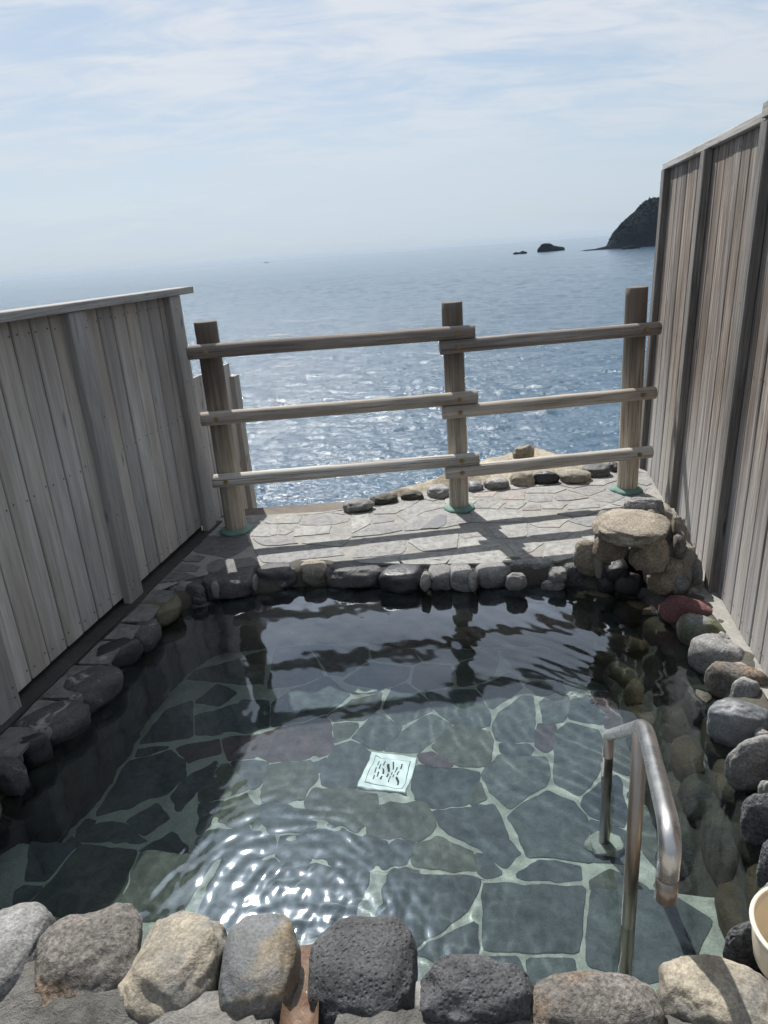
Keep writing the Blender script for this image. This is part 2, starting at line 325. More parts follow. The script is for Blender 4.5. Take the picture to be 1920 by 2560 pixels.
M = Mat('headland_rock'); v = M.coords((1, 1, 1), 0)
M.set('Base Color', M.mix(M.rng(M.noise(v, 0.06, 8, 0.65), 0.35, 0.7), (0.014, 0.018, 0.024), (0.021, 0.026, 0.032))); M.set('Roughness', 0.95); M.set('Specular IOR Level', 0.0)
M.bump(M.noise(v, 0.3, 8, 0.7), 0.35, 1.5); MT['headland'] = M.m
M = Mat('foliage_far'); v = M.coords((1, 1, 1), 0)
M.set('Base Color', M.mix(M.rng(M.noise(v, 0.12, 6, 0.65), 0.35, 0.7), (0.015, 0.021, 0.025), (0.019, 0.027, 0.029))); M.set('Roughness', 0.95); M.set('Specular IOR Level', 0.0); MT['foliage'] = M.m
M = Mat('ship_paint'); M.set('Base Color', (0.18, 0.19, 0.21, 1)); M.set('Roughness', 0.6); MT['ship'] = M.m
M = Mat('bark_far'); M.set('Base Color', (0.05, 0.04, 0.03, 1)); M.set('Roughness', 0.95); M.set('Specular IOR Level', 0.0); MT['bark'] = M.m

# ------------------------------------------------------------------ sea, headland, skerries, ship
SEA = -12.0
# near water: a fan of real waves from under the cliff out to 1.5 km, finer towards the viewer; beyond it flat to the horizon
NC, AMAX = 980, R(47)
rad = [26.0]
while rad[-1] < 1500: rad.append(rad[-1] + min(max(0.085, rad[-1] ** 2 * 6.5e-5), 0.0085 * rad[-1]))
rad = np.array(rad[:-1] + [1500.0]); NR = len(rad); ang = np.linspace(-AMAX, AMAX, NC)
RR, AA = np.meshgrid(rad, ang, indexing='ij'); SX, SY = RR * np.sin(AA), RR * np.cos(AA); SZ = np.zeros_like(SX)
rw = np.random.RandomState(9); cell = np.maximum(RR * 0.0017, np.gradient(rad)[:, None] * 0.8)
for k in range(110):
    lam = 0.38 * (14 / 0.38) ** (rw.rand() ** 1.55); th = R(205) + rw.normal() * R(48); slope = 0.056 * rw.uniform(0.5, 1.2) * (1.0 if lam < 2.5 else 0.45)
    kk = 2 * math.pi / lam; amp = slope / kk; phs = kk * (SX * math.sin(th) + SY * math.cos(th)) + rw.uniform(0, 6.28)
    gst = 0.75 + 0.5 * np.sin(SX * rw.uniform(0.01, 0.05) + SY * rw.uniform(0.01, 0.05) + rw.uniform(0, 6.28))
    s0 = np.sin(phs); SZ += amp * gst * (s0 + 0.28 * np.cos(2 * phs)) * np.clip(lam / (2.4 * cell), 0.0, 1.0)
SZ *= np.clip((1500 - RR) / 500, 0, 1) * np.clip((RR - 26) / 2, 0, 1) * np.clip((AMAX - np.abs(AA)) / R(4), 0, 1)
vv = np.stack([SX, SY, SZ], 2).reshape(-1, 3).tolist()
qi = (np.arange(NR - 1)[:, None] * NC + np.arange(NC - 1)[None, :]).ravel()
ff = np.stack([qi, qi + NC, qi + NC + 1, qi + 1], 1)[:, ::-1].tolist()
b0 = len(vv)
rest = [a for a in np.linspace(AMAX, 2 * math.pi - AMAX, 60)]
for r in (26.0, 1500.0): vv += [(r * math.sin(a), r * math.cos(a), 0) for a in rest]
for i in range(59): ff.append((b0 + i, b0 + i + 1, b0 + 60 + i + 1, b0 + 60 + i))
full = [-AMAX + (2 * math.pi) * k / 180 for k in range(180)]
b1 = len(vv)
for r in (1500.0, 5000.0, 15000.0, 40000.0): vv += [(r * math.sin(a), r * math.cos(a), 0 if r > 1500 else -0.01) for a in full]
for k in range(3):
    for i in range(180): ff.append((b1 + k * 180 + i, b1 + k * 180 + (i + 1) % 180, b1 + (k + 1) * 180 + (i + 1) % 180, b1 + (k + 1) * 180 + i))
b2 = len(vv); vv += [(26.5 * math.sin(a), 26.5 * math.cos(a), -0.05) for a in full]; ff.append(tuple(range(b2, b2 + 180)))
_bm = bmesh.new(); _me = mesh('sea', vv, ff, True); _bm.free()
sea = link('sea', _me, None, MT['sea']); sea.location = (0, 0, SEA); tag(sea, kind='structure')

def heightfield(name, xs, ys, fn):
    vv = [(x, y, fn(x, y)) for y in ys for x in xs]; nx = len(xs)
    ff = [(j * nx + i, j * nx + i + 1, (j + 1) * nx + i + 1, (j + 1) * nx + i) for j in range(len(ys) - 1) for i in range(nx - 1)]
    return mesh(name, vv, ff, True)

tip = at(1465, 627, SEA); HD = tip.y
sil = [(1448, 629), (1465, 624.5), (1478, 623.5), (1492, 621.5), (1508, 617), (1521, 613), (1530, 604), (1537, 594), (1545, 579), (1560, 563), (1577, 546), (1595, 529), (1612, 514), (1625, 503), (1643, 496), (1680, 488), (1760, 486), (1900, 505)]
prof = []
for x, y in sil:
    d = ray(x, y); p = EYE + d * (HD / d.y); prof.append((p.x, max(p.z - SEA, -1)))
px_ = [p[0] for p in prof]; ph_ = [p[1] for p in prof]
def head_h(x, y):
    h = float(np.interp(x, px_, ph_)); w = 6 + h * 0.85
    t = (y - HD) / w
    f = 1 - max(0, min(1, abs(t) ** 1.6 if t < 0 else (abs(t) / 2.2) ** 2))
    n = noise.fractal(Vector((x * 0.05, y * 0.05, 1.3)), 1.0, 2.0, 5) * 2.6 + noise.fractal(Vector((x * 0.2, y * 0.2, 4.0)), 1.0, 2.0, 3) * 0.9
    return SEA - 3 + (h + 3) * f + n * min(1, max(0, h / 12)) * f
hx = np.linspace(px_[0] - 5, px_[-1], 150); hy = np.linspace(HD - 55, HD + 120, 90)
hl = link('headland', heightfield('headland', list(hx), list(hy), head_h), None, MT['headland']); tag(hl, kind='structure')
# wood on the headland: a far mass of crowns that reads as one
vv, ff = [], []
_ico = bmesh.new(); bmesh.ops.create_icosphere(_ico, subdivisions=1, radius=1.0)
iv = [v.co.copy() for v in _ico.verts]; iff = [tuple(v.index for v in f.verts) for f in _ico.faces]; _ico.free()
rn = random.Random(3)
for k in range(2600):
    x = rn.uniform(px_[5], px_[-1]); h = float(np.interp(x, px_, ph_)); y = HD + rn.uniform(-(6 + h * 0.85), 30)
    z = head_h(x, y)
    if z < SEA + 7 + rn.uniform(0, 5): continue
    r = rn.uniform(0.5, 1.2); b0 = len(vv)
    for q in iv:
        s = 1 + 0.5 * noise.noise(q * 1.7 + Vector((k, 0, 0)))
        vv.append((x + q.x * r * s, y + q.y * r * s, z + 0.2 + q.z * r * 0.75 * s))
    ff += [tuple(i + b0 for i in f) for f in iff]
wd = link('woodland', mesh('woodland', vv, ff, True), None, MT['foliage']); tag(wd, 'dark wood covering the distant headland', kind='stuff')

def far_tree(px, py, hgt, label, lean, seed):
    d = ray(px, py); p = EYE + d * (HD / d.y); base = Vector((p.x, p.y, p.z - hgt * 0.2))
    t = empty('pine_tree', base); tag(t, label, 'tree', 'lone pines on the headland'); rr = random.Random(seed)
    bm = bmesh.new(); bmesh.ops.create_cone(bm, segments=6, radius1=hgt * 0.045, radius2=hgt * 0.015, depth=hgt, cap_ends=True)
    for v in bm.verts: v.co.z += hgt / 2; v.co.x += lean * (v.co.z / hgt) ** 2 * hgt * 0.3
    put('trunk', bm_mesh('trunk', bm), t, MT['bark'])
    vv, ff = [], []
    for k in range(26):
        z = hgt * rr.uniform(0.35, 1.02); rad = hgt * 0.34 * (1.15 - z / hgt) + hgt * 0.06; a = rr.uniform(0, 6.28); q0 = rr.uniform(0.2, 1)
        c = Vector((math.cos(a) * rad * q0 + lean * (z / hgt) ** 2 * hgt * 0.3, math.sin(a) * rad * q0, z)); s = hgt * rr.uniform(0.05, 0.1); b0 = len(vv)
        for q in iv:
            k2 = 1 + 0.6 * noise.noise(q * 2 + c * 3); vv.append((c.x + q.x * s * 1.8 * k2, c.y + q.y * s * 1.8 * k2, c.z + q.z * s * 0.6 * k2))
        ff += [tuple(i + b0 for i in f) for f in iff]
    put('crown', mesh('crown', vv, ff), t, MT['foliage'])
far_tree(1549, 577, 6.5, 'small lone pine low on the headland slope', 0.3, 1)
far_tree(1556, 568, 6.0, 'slightly higher pine beside the lowest pine on the headland', -0.3, 2)
far_tree(1603, 524, 5.5, 'leaning pine leftmost near the top of the headland', -1.0, 3)
far_tree(1611, 516, 5.5, 'wind-bent pine near the headland top between two others', -1.0, 4)
far_tree(1625, 504, 5.0, 'uppermost pine on the crest of the headland', -0.6, 5)

# ------------------------------------------------------------------ rocks
def rock_mesh(seed, sub=4, rough=0.1, square=0.75, flat=0.0):
    """unit rock, radius about 1"""
    bm = bmesh.new(); bmesh.ops.create_icosphere(bm, subdivisions=sub, radius=1.0)
    o = Vector((seed * 7.31, seed * 3.7, seed * 1.93))
    for v in bm.verts:
        p = v.co.normalized()
        q = Vector([math.copysign(abs(c) ** square, c) for c in p])
        k = 1 + rough * 1.6 * noise.noise(p * 0.9 + o) + rough * 0.9 * noise.noise(p * 2.1 + o) + rough * 0.38 * noise.noise(p * 4.6 + o)
        if sub >= 4: k += rough * 0.14 * noise.noise(p * 10.0 + o)
        if sub >= 5: k += rough * 0.07 * noise.noise(p * 22.0 + o)
        q = q * k
        if flat and q.z > 1 - flat: q.z = 1 - flat + (q.z - 1 + flat) * 0.25
        v.co = q
    for v in bm.verts: v.co *= 0.97
    return bm_mesh('stone', bm, True)

def rock_at(name, parent, mat, cx, cy, lpx, wpx, ang, zc, rz, seed, sub=4, rough=0.10, square=0.78, flat=0.0, label=None, k=0.92, tilt=0.0):
    """a stone whose long axis runs lpx pixels at ang degrees in the picture, wpx across, centred zc above the terrace, half height rz"""
    a = R(ang); C = at(cx, cy, zc)
    u = Vector((math.cos(a), -math.sin(a)))
    A = at(cx + u.x * lpx / 2, cy + u.y * lpx / 2, zc) - at(cx - u.x * lpx / 2, cy - u.y * lpx / 2, zc)
    w = Vector((u.y, -u.x))
    B = at(cx + w.x * wpx / 2, cy + w.y * wpx / 2, zc) - at(cx - w.x * wpx / 2, cy - w.y * wpx / 2, zc)
    ea = A.normalized(); eb = B - ea * B.dot(ea); lb = eb.length / 2; eb.normalize()
    vw = (C - EYE); el = math.atan2(-vw.z, Vector((vw.x, vw.y)).length)
    vh = Vector((vw.x, vw.y, 0)).normalized()
    def shrink(e, l):                       # part of the seen depth is the stone's height
        f = abs(e.dot(vh)); h = rz / math.tan(el) * 0.9
        return math.sqrt(max((l * 0.35) ** 2, l * l - (h * f) ** 2))
    la = shrink(ea, A.length / 2) * k; lb = shrink(eb, lb) * k
    me = rock_mesh(seed, sub, rough, square, flat)
    zx = Vector((0, 0, 1)); up_ = ea.cross(eb)
    if up_.z < 0: eb = -eb
    mt = Matrix((ea * la, eb * lb, zx * rz)).transposed()
    me.transform(mt.to_4x4())
    if tilt: me.transform(Matrix.Rotation(R(tilt), 4, 'X'))
    o = link(name, me, parent, mat); o.location = C
    if label: o['label'] = label
    return o

# ------------------------------------------------------------------ outline of the bath at the water line
WL = [(-1.36, 1.78), (-1.329, 1.901), (-1.29, 2.02), (-1.265, 2.14), (-1.204, 2.338), (-1.166, 2.598), (-1.13, 2.78), (-1.10, 2.97), (-1.04, 3.12), (-0.92, 3.235),
      (-0.684, 3.275), (-0.441, 3.295), (-0.151, 3.25), (0.149, 3.185), (0.442, 3.145), (0.692, 3.12), (0.90, 3.09), (1.03, 3.0), (1.17, 2.85), (1.185, 2.6), (1.165, 2.44),
      (1.135, 2.22), (1.10, 2.06), (1.08, 1.87), (1.03, 1.67), (0.95, 1.40), (0.84, 1.20), (0.66, 1.08), (0.40, 1.06), (0.15, 1.10), (-0.10, 1.16), (-0.35, 1.20), (-0.60, 1.24), (-0.85, 1.29), (-1.1, 1.38), (-1.3, 1.54)]
def resample(poly, n):
    P = [Vector(p) for p in poly]; Ls = [(P[(i + 1) % len(P)] - P[i]).length for i in range(len(P))]; T = sum(Ls); out = []
    i = 0; acc = 0.0
    for k in range(n):
        t = T * k / n
        while acc + Ls[i] < t: acc += Ls[i]; i += 1
        out.append(P[i].lerp(P[(i + 1) % len(P)], (t - acc) / Ls[i]))
    return out
OUT = resample(WL, 220)
for _ in range(3): OUT = [(OUT[i - 1] + OUT[i] * 2 + OUT[(i + 1) % 220]) / 4 for i in range(220)]
def area2(P): return sum(P[i].x * P[(i + 1) % len(P)].y - P[(i + 1) % len(P)].x * P[i].y for i in range(len(P)))
SGN = 1 if area2(OUT) > 0 else -1
def nrm(i):
    d = OUT[(i + 2) % 220] - OUT[i - 2]; n = Vector((d.y, -d.x)) * SGN; return n.normalized()
NRM = [nrm(i) for i in range(220)]
def inside(p, P):
    c = False; j = len(P) - 1
    for i in range(len(P)):
        if (P[i][1] > p[1]) != (P[j][1] > p[1]) and p[0] < (P[j][0] - P[i][0]) * (p[1] - P[i][1]) / (P[j][1] - P[i][1]) + P[i][0]: c = not c
        j = i
    return c

# bath wall: mortar lining from the lip down to the floor
prof_w = [(0.20, -0.03), (0.15, -0.008), (0.10, -0.02), (0.065, -0.045), (0.045, -0.09), (0.02, -0.2), (0.0, -0.35), (-0.01, -0.5), (-0.015, -0.62), (-0.02, -0.76)]
def batter(p, z):                           # the right wall leans in towards its foot
    return 0.21 * max(0, min(1, (p.x - 0.75) / 0.25)) * max(0, min(1, (-0.12 - z) / 0.5))
vv, ff = [], []
for k, (o_, z) in enumerate(prof_w):
    for i in range(220):
        p = OUT[i] + NRM[i] * (o_ - batter(OUT[i], z))
        n = noise.fractal(Vector((p.x * 6, p.y * 6, z * 6)), 1.0, 2.0, 4)
        w = 0.012 if k in (0,) else 0.035
        vv.append((p.x + NRM[i].x * n * w, p.y + NRM[i].y * n * w, z + (n * 0.022 if k < 4 else 0)))
for k in range(len(prof_w) - 1):
    for i in range(220):
        a, b = k * 220 + i, k * 220 + (i + 1) % 220; ff.append((a, b, b + 220, a + 220) if SGN > 0 else (a, a + 220, b + 220, b))
wall = link('pool_wall', mesh('pool_wall', vv, ff, True), None, MT['mortar_wall']); tag(wall, kind='structure')
CAUST = [wall]

# stones set in the wall under water
wall_meshes = [rock_mesh(60 + i, 3, 0.10, 0.8) for i in range(8)]
rn = random.Random(11)
def wall_stone(i, z, l, h, mat):
    me = rn.choice(wall_meshes).copy(); p = OUT[i % 220]; n = NRM[i % 220]; t = Vector((-n.y, n.x))
    o = link('stone', me, wall, mat); c = p + n * (0.035 - batter(p, z))
    q = Matrix((Vector((t.x, t.y, 0)) * l, Vector((n.x, n.y, 0)) * rn.uniform(0.06, 0.085), Vector((0, 0, h)))).transposed().to_4x4()
    q.translation = (c.x, c.y, z); me.transform(Matrix.Rotation(rn.uniform(0, 6.28), 4, 'Z') @ Matrix.Rotation(rn.uniform(-0.5, 0.5), 4, 'X')); me.transform(q)
    # keep the origin at the stone
    me.transform(Matrix.Translation((-c.x, -c.y, -z))); o.location = (c.x, c.y, z); CAUST.append(o)
acc = 0.0
for row, (z, h) in enumerate([(-0.19, 0.095), (-0.37, 0.105), (-0.56, 0.11)]):
    i = row * 3
    while i < 220 - 4:
        l = rn.uniform(0.095, 0.15); step = max(4, int(round(1.93 * l / 0.042))); p = OUT[(i + step // 2) % 220]
        if p.y < 1.5 and z < ZS - 0.1: i += step; continue
        right = p.x > 0.85; left = p.x < -0.9
        mt_ = rn.choice(['rock_amber', 'rock_amber', 'rock_moss', 'rock_moss', 'rock_umber']) if right else rn.choice(['rock_moss', 'rock_black', 'rock_umber', 'rock_moss']) if left else rn.choice(['rock_dark', 'rock_moss', 'rock_black'])
        wall_stone(i + step // 2, z + rn.uniform(-0.02, 0.02), l, h * rn.uniform(0.9, 1.08), MT[mt_]); i += step

# ------------------------------------------------------------------ paving pieces
def rough_poly(P, seg=0.035, amp=0.004, seed=0, shrink=0.0):
    P = [Vector((p[0], p[1])) for p in P]
    if area2(P) < 0: P.reverse()
    c = sum(P, Vector((0, 0))) / len(P)
    # round the corners a little
    Q = []
    for i in range(len(P)):
        a, b, d = P[i - 1], P[i], P[(i + 1) % len(P)]; Q += [b.lerp(a, 0.07), b.lerp((a + d) / 2, 0.025), b.lerp(d, 0.07)]
    out = []
    for i in range(len(Q)):
        a, b = Q[i], Q[(i + 1) % len(Q)]; n = max(1, int((b - a).length / seg)); d = (b - a); nn = Vector((d.y, -d.x)).normalized() if d.length > 1e-6 else Vector((0, 0))
        for k in range(n):
            p = a.lerp(b, k / n); w = noise.noise(Vector((p.x * 22, p.y * 22, seed))) * amp + noise.noise(Vector((p.x * 60, p.y * 60, seed))) * amp * 0.6
            p = p + nn * (w - shrink); out.append(p)
    return out, c
def flag(parent, P, z, th, mat, seed, name='flagstone', amp=0.004, shrink=0.0, tilt=0.004, label=None):
    P, c = rough_poly(P, 0.03, amp, seed, shrink); n = len(P); rr = random.Random(seed)
    tx, ty = rr.uniform(-tilt, tilt), rr.uniform(-tilt, tilt); vv = []
    for ring, (ins, zz) in enumerate([(0.0, -th), (0.0, -0.001), (0.002, 0.0)]):
        for p in P:
            d = (c - p); q = p + d.normalized() * min(ins, d.length * 0.3); r = q - c
            vv.append((r.x, r.y, zz + (r.x * tx + r.y * ty if ring else 0)))
    ff = [(k * n + i, k * n + (i + 1) % n, (k + 1) * n + (i + 1) % n, (k + 1) * n + i) for k in range(2) for i in range(n)]
    ff.append(tuple(2 * n + i for i in range(n)))
    me = mesh(name, vv, ff); o = link(name, me, parent, mat); o.location = (c.x, c.y, z)
    if label: o['label'] = label
    return o
def clip_half(P, p0, nrm_):                 # keep the side where (p-p0).n <= 0
    out = []
    for i in range(len(P)):
        a, b = P[i], P[(i + 1) % len(P)]; da, db = (a - p0).dot(nrm_), (b - p0).dot(nrm_)
        if da <= 0: out.append(a)
        if (da < 0 < db) or (db < 0 < da): out.append(a.lerp(b, da / (da - db)))
    return out
def cells(seeds, bound, blockers=(), grout=0.012, blockgap=0.014):
    """convex paving cells round the seeds, cut back from pieces already laid"""
    res = []
    for s in seeds:
        P = [Vector(b) for b in bound]
        for t in seeds:
            if t is s: continue
            d = t - s
            if d.length > 1.6: continue
            P = clip_half(P, (s + t) / 2 - d.normalized() * grout / 2, d)
            if len(P) < 3: break
        if len(P) < 3: continue
        for b in blockers:
            d = b - s
            if d.length > 1.0: continue
            P = clip_half(P, b - d.normalized() * blockgap, d)
            if len(P) < 3: break
        if len(P) >= 3 and abs(area2(P)) / 2 > 0.0016: res.append(P)
    return res
def clip_outline(P, margin):                # drop the part of a piece that would run into the bath wall
    return [p for p in P]
def boundary_pts(P, step=0.02):
    out = []
    for i in range(len(P)):
        a, b = P[i], P[(i + 1) % len(P)]; n = max(1, int((b - a).length / step)); out += [a.lerp(b, k / n) for k in range(n)]
    return out
def pull_inside(P, poly, pad=0.01):
    """move corners that lie outside the bath outline back onto it"""
    out = []
    for p in P:
        if inside((p.x, p.y), poly): out.append(p); continue
        q = min(poly, key=lambda r: (r - p).length_squared); out.append(Vector((q.x, q.y)))
    return out

# floor of the bath
floor = link('pool_floor', mesh('pool_floor', [(-1.9, 1.3, 0), (1.7, 1.3, 0), (1.7, 3.7, 0), (-1.9, 3.7, 0)], [(0, 1, 2, 3)]), None, MT['mortar_pool']); floor.location = (0, 0, ZF)
tag(floor, kind='structure'); CAUST.append(floor)
sB2 = lambda x, y: (500 + .3617 * x, 1650 + .3617 * y)
sB3 = lambda x, y: (1000 + .3617 * x, 1650 + .3617 * y)
sB1 = lambda x, y: (.4219 * x, 1350 + .4219 * y)
sL = lambda x, y: (.3617 * x, 1750 + .3617 * y)
s8 = lambda x, y: (900 + .6149 * x, 2100 + .6149 * y)
FL = [
 (sB2, 'a', [(160,490),(180,400),(300,275),(470,290),(480,340),(465,470),(330,500)]),
 (sB2, 'a', [(500,465),(505,310),(640,210),(880,120),(1030,240),(960,300),(880,365)]),
 (sB2, 'c', [(375,530),(500,500),(870,390),(900,460),(915,590),(860,655),(510,700),(400,655)]),
 (sB2, 'c', [(170,550),(240,535),(345,530),(370,590),(375,665),(200,680)]),
 (sB2, 'b', [(890,385),(1060,280),(1260,225),(1230,340),(1190,370),(1130,415),(930,415)]),
 (sB2, 'b', [(930,440),(1080,440),(1080,470),(1010,540),(930,570)]),
 (sB2, 'a', [(1050,540),(1190,390),(1250,380),(1390,460),(1360,520),(1260,620),(1160,610),(1110,575)]),
 (sB2, 'a', [(1270,340),(1340,200),(1430,170),(1590,300),(1600,350),(1400,445)]),
 (sB2, 'd', [(890,665),(930,600),(1030,570),(1110,600),(1165,650),(1100,880),(940,880),(850,860),(840,800)]),
 (sB2, 'b', [(500,725),(780,690),(800,800),(760,870),(690,955),(430,980),(425,950),(450,850)]),
 (sB2, 'd', [(808,695),(860,680),(822,770)]),
 (sB2, 'd', [(225,700),(380,700),(480,715),(440,830),(375,905)]),
 (sB2, 'b', [(0,890),(150,720),(200,710),(330,890),(170,950),(0,985)]),
 (sB2, 'b', [(110,1110),(180,1000),(320,940),(390,1030),(390,1150),(250,1160)]),
 (sB2, 'd', [(0,1010),(160,985),(100,1100),(40,1190),(0,1200)]),
 (sB2, 'a', [(415,1020),(560,985),(640,1030),(720,1040),(800,1150),(740,1210),(480,1190),(415,1130)]),
 (sB2, 'b', [(710,970),(790,900),(1095,905),(1220,940),(1210,1050),(1150,1120),(1050,1170),(900,1120),(760,1060)]),
 (sB2, 'b', [(1160,1130),(1240,1000),(1330,990),(1560,1010),(1610,1070),(1630,1150),(1520,1265),(1400,1215),(1170,1205)]),
 (sB2, 'd', [(750,1225),(860,1165),(1050,1205),(1280,1245),(1300,1310),(1350,1430),(1000,1440),(760,1350)]),
 (sB2, 'd', [(0,1240),(90,1185),(380,1185),(500,1230),(520,1330),(300,1400),(0,1400)]),
 (sB2, 'd', [(550,1260),(730,1235),(735,1400),(640,1420),(540,1380)]),
 (sB2, 'd', [(1312,1290),(1370,1240),(1500,1285),(1430,1425),(1370,1420)]),
 (sB3, 'a', [(185,230),(350,210),(520,210),(615,370),(615,440),(540,460),(370,430),(250,350)]),
 (sB3, 'a', [(-90,620),(20,495),(210,375),(355,440),(230,555),(120,640),(0,640)]),
 (sB3, 'b', [(225,600),(300,510),(390,445),(620,490),(635,560),(605,725),(420,745),(340,695)]),
 (sB3, 'a', [(545,190),(760,100),(845,190),(780,240),(630,335)]),
 (sB3, 'a', [(645,430),(690,365),(850,250),(910,255),(930,380),(915,555),(780,575),(670,555)]),
 (sB3, 'd', [(695,590),(880,590),(905,620),(890,655),(695,645)]),
 (sB3, 'c', [(970,440),(1060,440),(1080,480),(1065,600),(1000,640),(940,600),(940,490)]),
 (sB3, 'a', [(870,170),(1100,150),(1140,220),(960,248)]),
 (sB3, 'a', [(970,295),(1030,258),(1150,262),(1170,350),(1110,425),(1000,430)]),
 (sB3, 'd', [(1185,290),(1290,265),(1420,385),(1390,435),(1250,415),(1180,395)]),
 (sB3, 'c', [(1310,250),(1450,235),(1430,355),(1350,300)]),
 (sB3, 'c', [(1480,245),(1640,225),(1659,450),(1425,465),(1415,420)]),
 (sB3, 'a', [(1090,485),(1170,435),(1360,485),(1400,560),(1360,820),(1240,940),(1080,855),(1070,760),(1080,600)]),
 (sB3, 'a', [(570,800),(600,745),(680,672),(1000,682),(1040,790),(1000,875),(870,945),(750,1015),(620,915)]),
 (sB3, 'd', [(90,765),(130,735),(370,755),(540,792),(528,850),(470,995),(240,1025),(110,988)]),
 (sB3, 'c', [(130,662),(220,642),(330,700),(350,735),(230,735),(150,708)]),
 (sB3, 'b', [(490,1005),(510,905),(550,855),(588,960)]),
 (sB3, 'd', [(245,1052),(480,1025),(630,1002),(675,1080),(735,1240),(815,1335),(720,1432),(560,1305),(315,1188)]),
 (sB3, 'a', [(740,1080),(800,1032),(1030,915),(1200,992),(1275,1080),(1288,1200),(1320,1395),(1080,1350),(885,1362),(830,1220)]),
 (sB3, 'd', [(1270,1000),(1290,955),(1380,865),(1500,805),(1560,1080),(1540,1145),(1305,1075)]),
 (sB3, 'b', [(95,1430),(120,1305),(270,1225),(495,1330),(525,1440),(400,1450)]),
 (sB3, 'd', [(545,1460),(540,1355),(570,1345),(690,1465),(600,1500)]),
 (sB3, 'd', [(800,1500),(960,1405),(1100,1392),(1240,1432),(1250,1520),(1050,1520)]),
 (sB3, 'd', [(1312,1115),(1450,1145),(1600,1200),(1640,1400),(1345,1385)]),
 (sB1, 'd', [(830,1205),(985,1015),(1130,955),(1135,1165)]),
 (sB1, 'd', [(1160,1045),(1310,1005),(1400,975),(1320,1145),(1165,1155)]),
 (sB1, 'd', [(825,1235),(1000,1225),(805,1280)]),
 (sB1, 'd', [(565,1640),(685,1350),(765,1312),(1000,1245),(1095,1312),(1095,1400),(985,1505),(740,1592)]),
 (sB1, 'c', [(1045,1232),(1300,1182),(1310,1265),(1122,1312)]),
 (sB1, 'd', [(1015,1525),(1112,1405),(1285,1315),(1205,1445),(1060,1600)]),
 (sB1, 'd', [(755,1672),(920,1575),(995,1660),(850,1735)]),
 (sB1, 'd', [(1155,965),(1290,850),(1400,905),(1300,985)]),
 (sL, 'd', [(545,905),(770,845),(920,900),(1000,990),(540,965)]),
 (sL, 'd', [(540,880),(590,840),(650,850),(600,890)]),
]
OUTI = [OUT[i] - NRM[i] * 0.035 for i in range(220)]
DR = [atw(*p, ZF) for p in ((927, 1883), (1035, 1896), (1021, 1986), (900, 1974))]
laid = []
sc_pts = []
for i, (f_, k, P) in enumerate(FL):
    W2 = pull_inside([atw(*f_(*p), ZF).xy for p in P], OUTI)
    o = flag(floor, W2, ZF + 0.0025, 0.02, MT['pool_' + k], 100 + i, amp=0.006, shrink=-0.0082, label='purple slab of the bath floor' if k == 'c' and i == 2 else None)
    o.location.z += 0.0013 * math.sin(i * 2.4) - ZF; laid.append(W2); CAUST.append(o)
laid.append([d.xy for d in DR])
rn = random.Random(5); seeds = []
yy = 1.62; row = 0
while yy < 3.4:
    xx = -1.45 + (row % 2) * 0.13
    while xx < 1.35:
        p = Vector((xx + rn.uniform(-0.075, 0.075), yy + rn.uniform(-0.06, 0.06)))
        if inside((p.x, p.y), OUT) and not any(inside((p.x, p.y), q) for q in laid):
            dmin = min((b - p).length for q in laid for b in boundary_pts(q, 0.05))
            if dmin > 0.045: seeds.append(p)
        xx += 0.27
    yy += 0.215; row += 1
blk = [b for q in laid for b in boundary_pts(q)]
for i, P in enumerate(cells(seeds, [(-1.6, 1.4), (1.5, 1.4), (1.5, 3.5), (-1.6, 3.5)], blk, 0.016, 0.016)):
    P = pull_inside(P, OUTI)
    if abs(area2(P)) < 0.004: continue
    o = flag(floor, P, 0.0025, 0.02, MT['pool_' + rn.choice('aaddbbc')], 300 + i, amp=0.006); CAUST.append(o)

# submerged step along the near side
E0, E1 = atw(72, 2100, ZS).xy, atw(1500, 2215, ZS).xy
ed = (E1 - E0).normalized(); nrm_e = Vector((ed.y, -ed.x))
e0, e1 = E0 - ed * 0.5, E1 + ed * 0.9
def ey(x): return E0.y + (x - E0.x) * ed.y / ed.x
vv, ff = [], []; n = 60
for i in range(n + 1):
    t = i / n; p = e0.lerp(e1, t); w = noise.noise(Vector((p.x * 5, 0, 2))) * 0.012
    for (o_, z) in ((0.7, ZS - 0.005), (0.012, ZS - 0.005), (0.0, ZS - 0.02), (0.0, ZF - 0.03)):
        q = p + nrm_e * (o_ - w if o_ < 0.5 else o_); vv.append((q.x, q.y, z))
for i in range(n):
    for k in range(3): a = i * 4 + k; ff.append((a, a + 1, a + 5, a + 4))
step = link('pool_step', mesh('pool_step', vv, ff), None, MT['mortar_pool']); tag(step, kind='structure'); CAUST.append(step)
SP = [
 (s8, 'd', [(118,128),(485,165),(462,240),(420,290),(200,455),(62,350)]),
 (s8, 'd', [(508,178),(912,192),(902,330),(885,450),(660,452),(505,440),(500,300)]),
 (s8, 'd', [(235,460),(350,385),(468,335),(470,440),(470,515),(380,515)]),
 (s8, 'd', [(500,485),(640,475),(655,520),(690,585),(500,540)]),
 (s8, 'a', [(680,482),(870,485),(880,570),(705,600)]),
 (s8, 'd', [(950,200),(1250,215),(1430,330),(1330,540),(1130,580),(930,500),(935,330)]),
 (sL, 'd', [(220,980),(525,990),(320,1235),(180,1245),(210,1030)]),
 (sL, 'b', [(558,1000),(945,1025),(828,1365),(735,1500),(200,1465),(195,1430),(345,1260)]),
 (sL, 'b', [(985,1032),(1290,1045),(1490,1070),(1365,1230),(1295,1400),(1200,1520),(795,1510),(862,1350)]),
 (sL, 'd', [(110,1315),(160,1285),(295,1285),(170,1400),(100,1400)]),
 (lambda x, y: (x, y), 'd', [(560,2145),(925,2155),(885,2290),(895,2340),(640,2340),(490,2290)]),
]
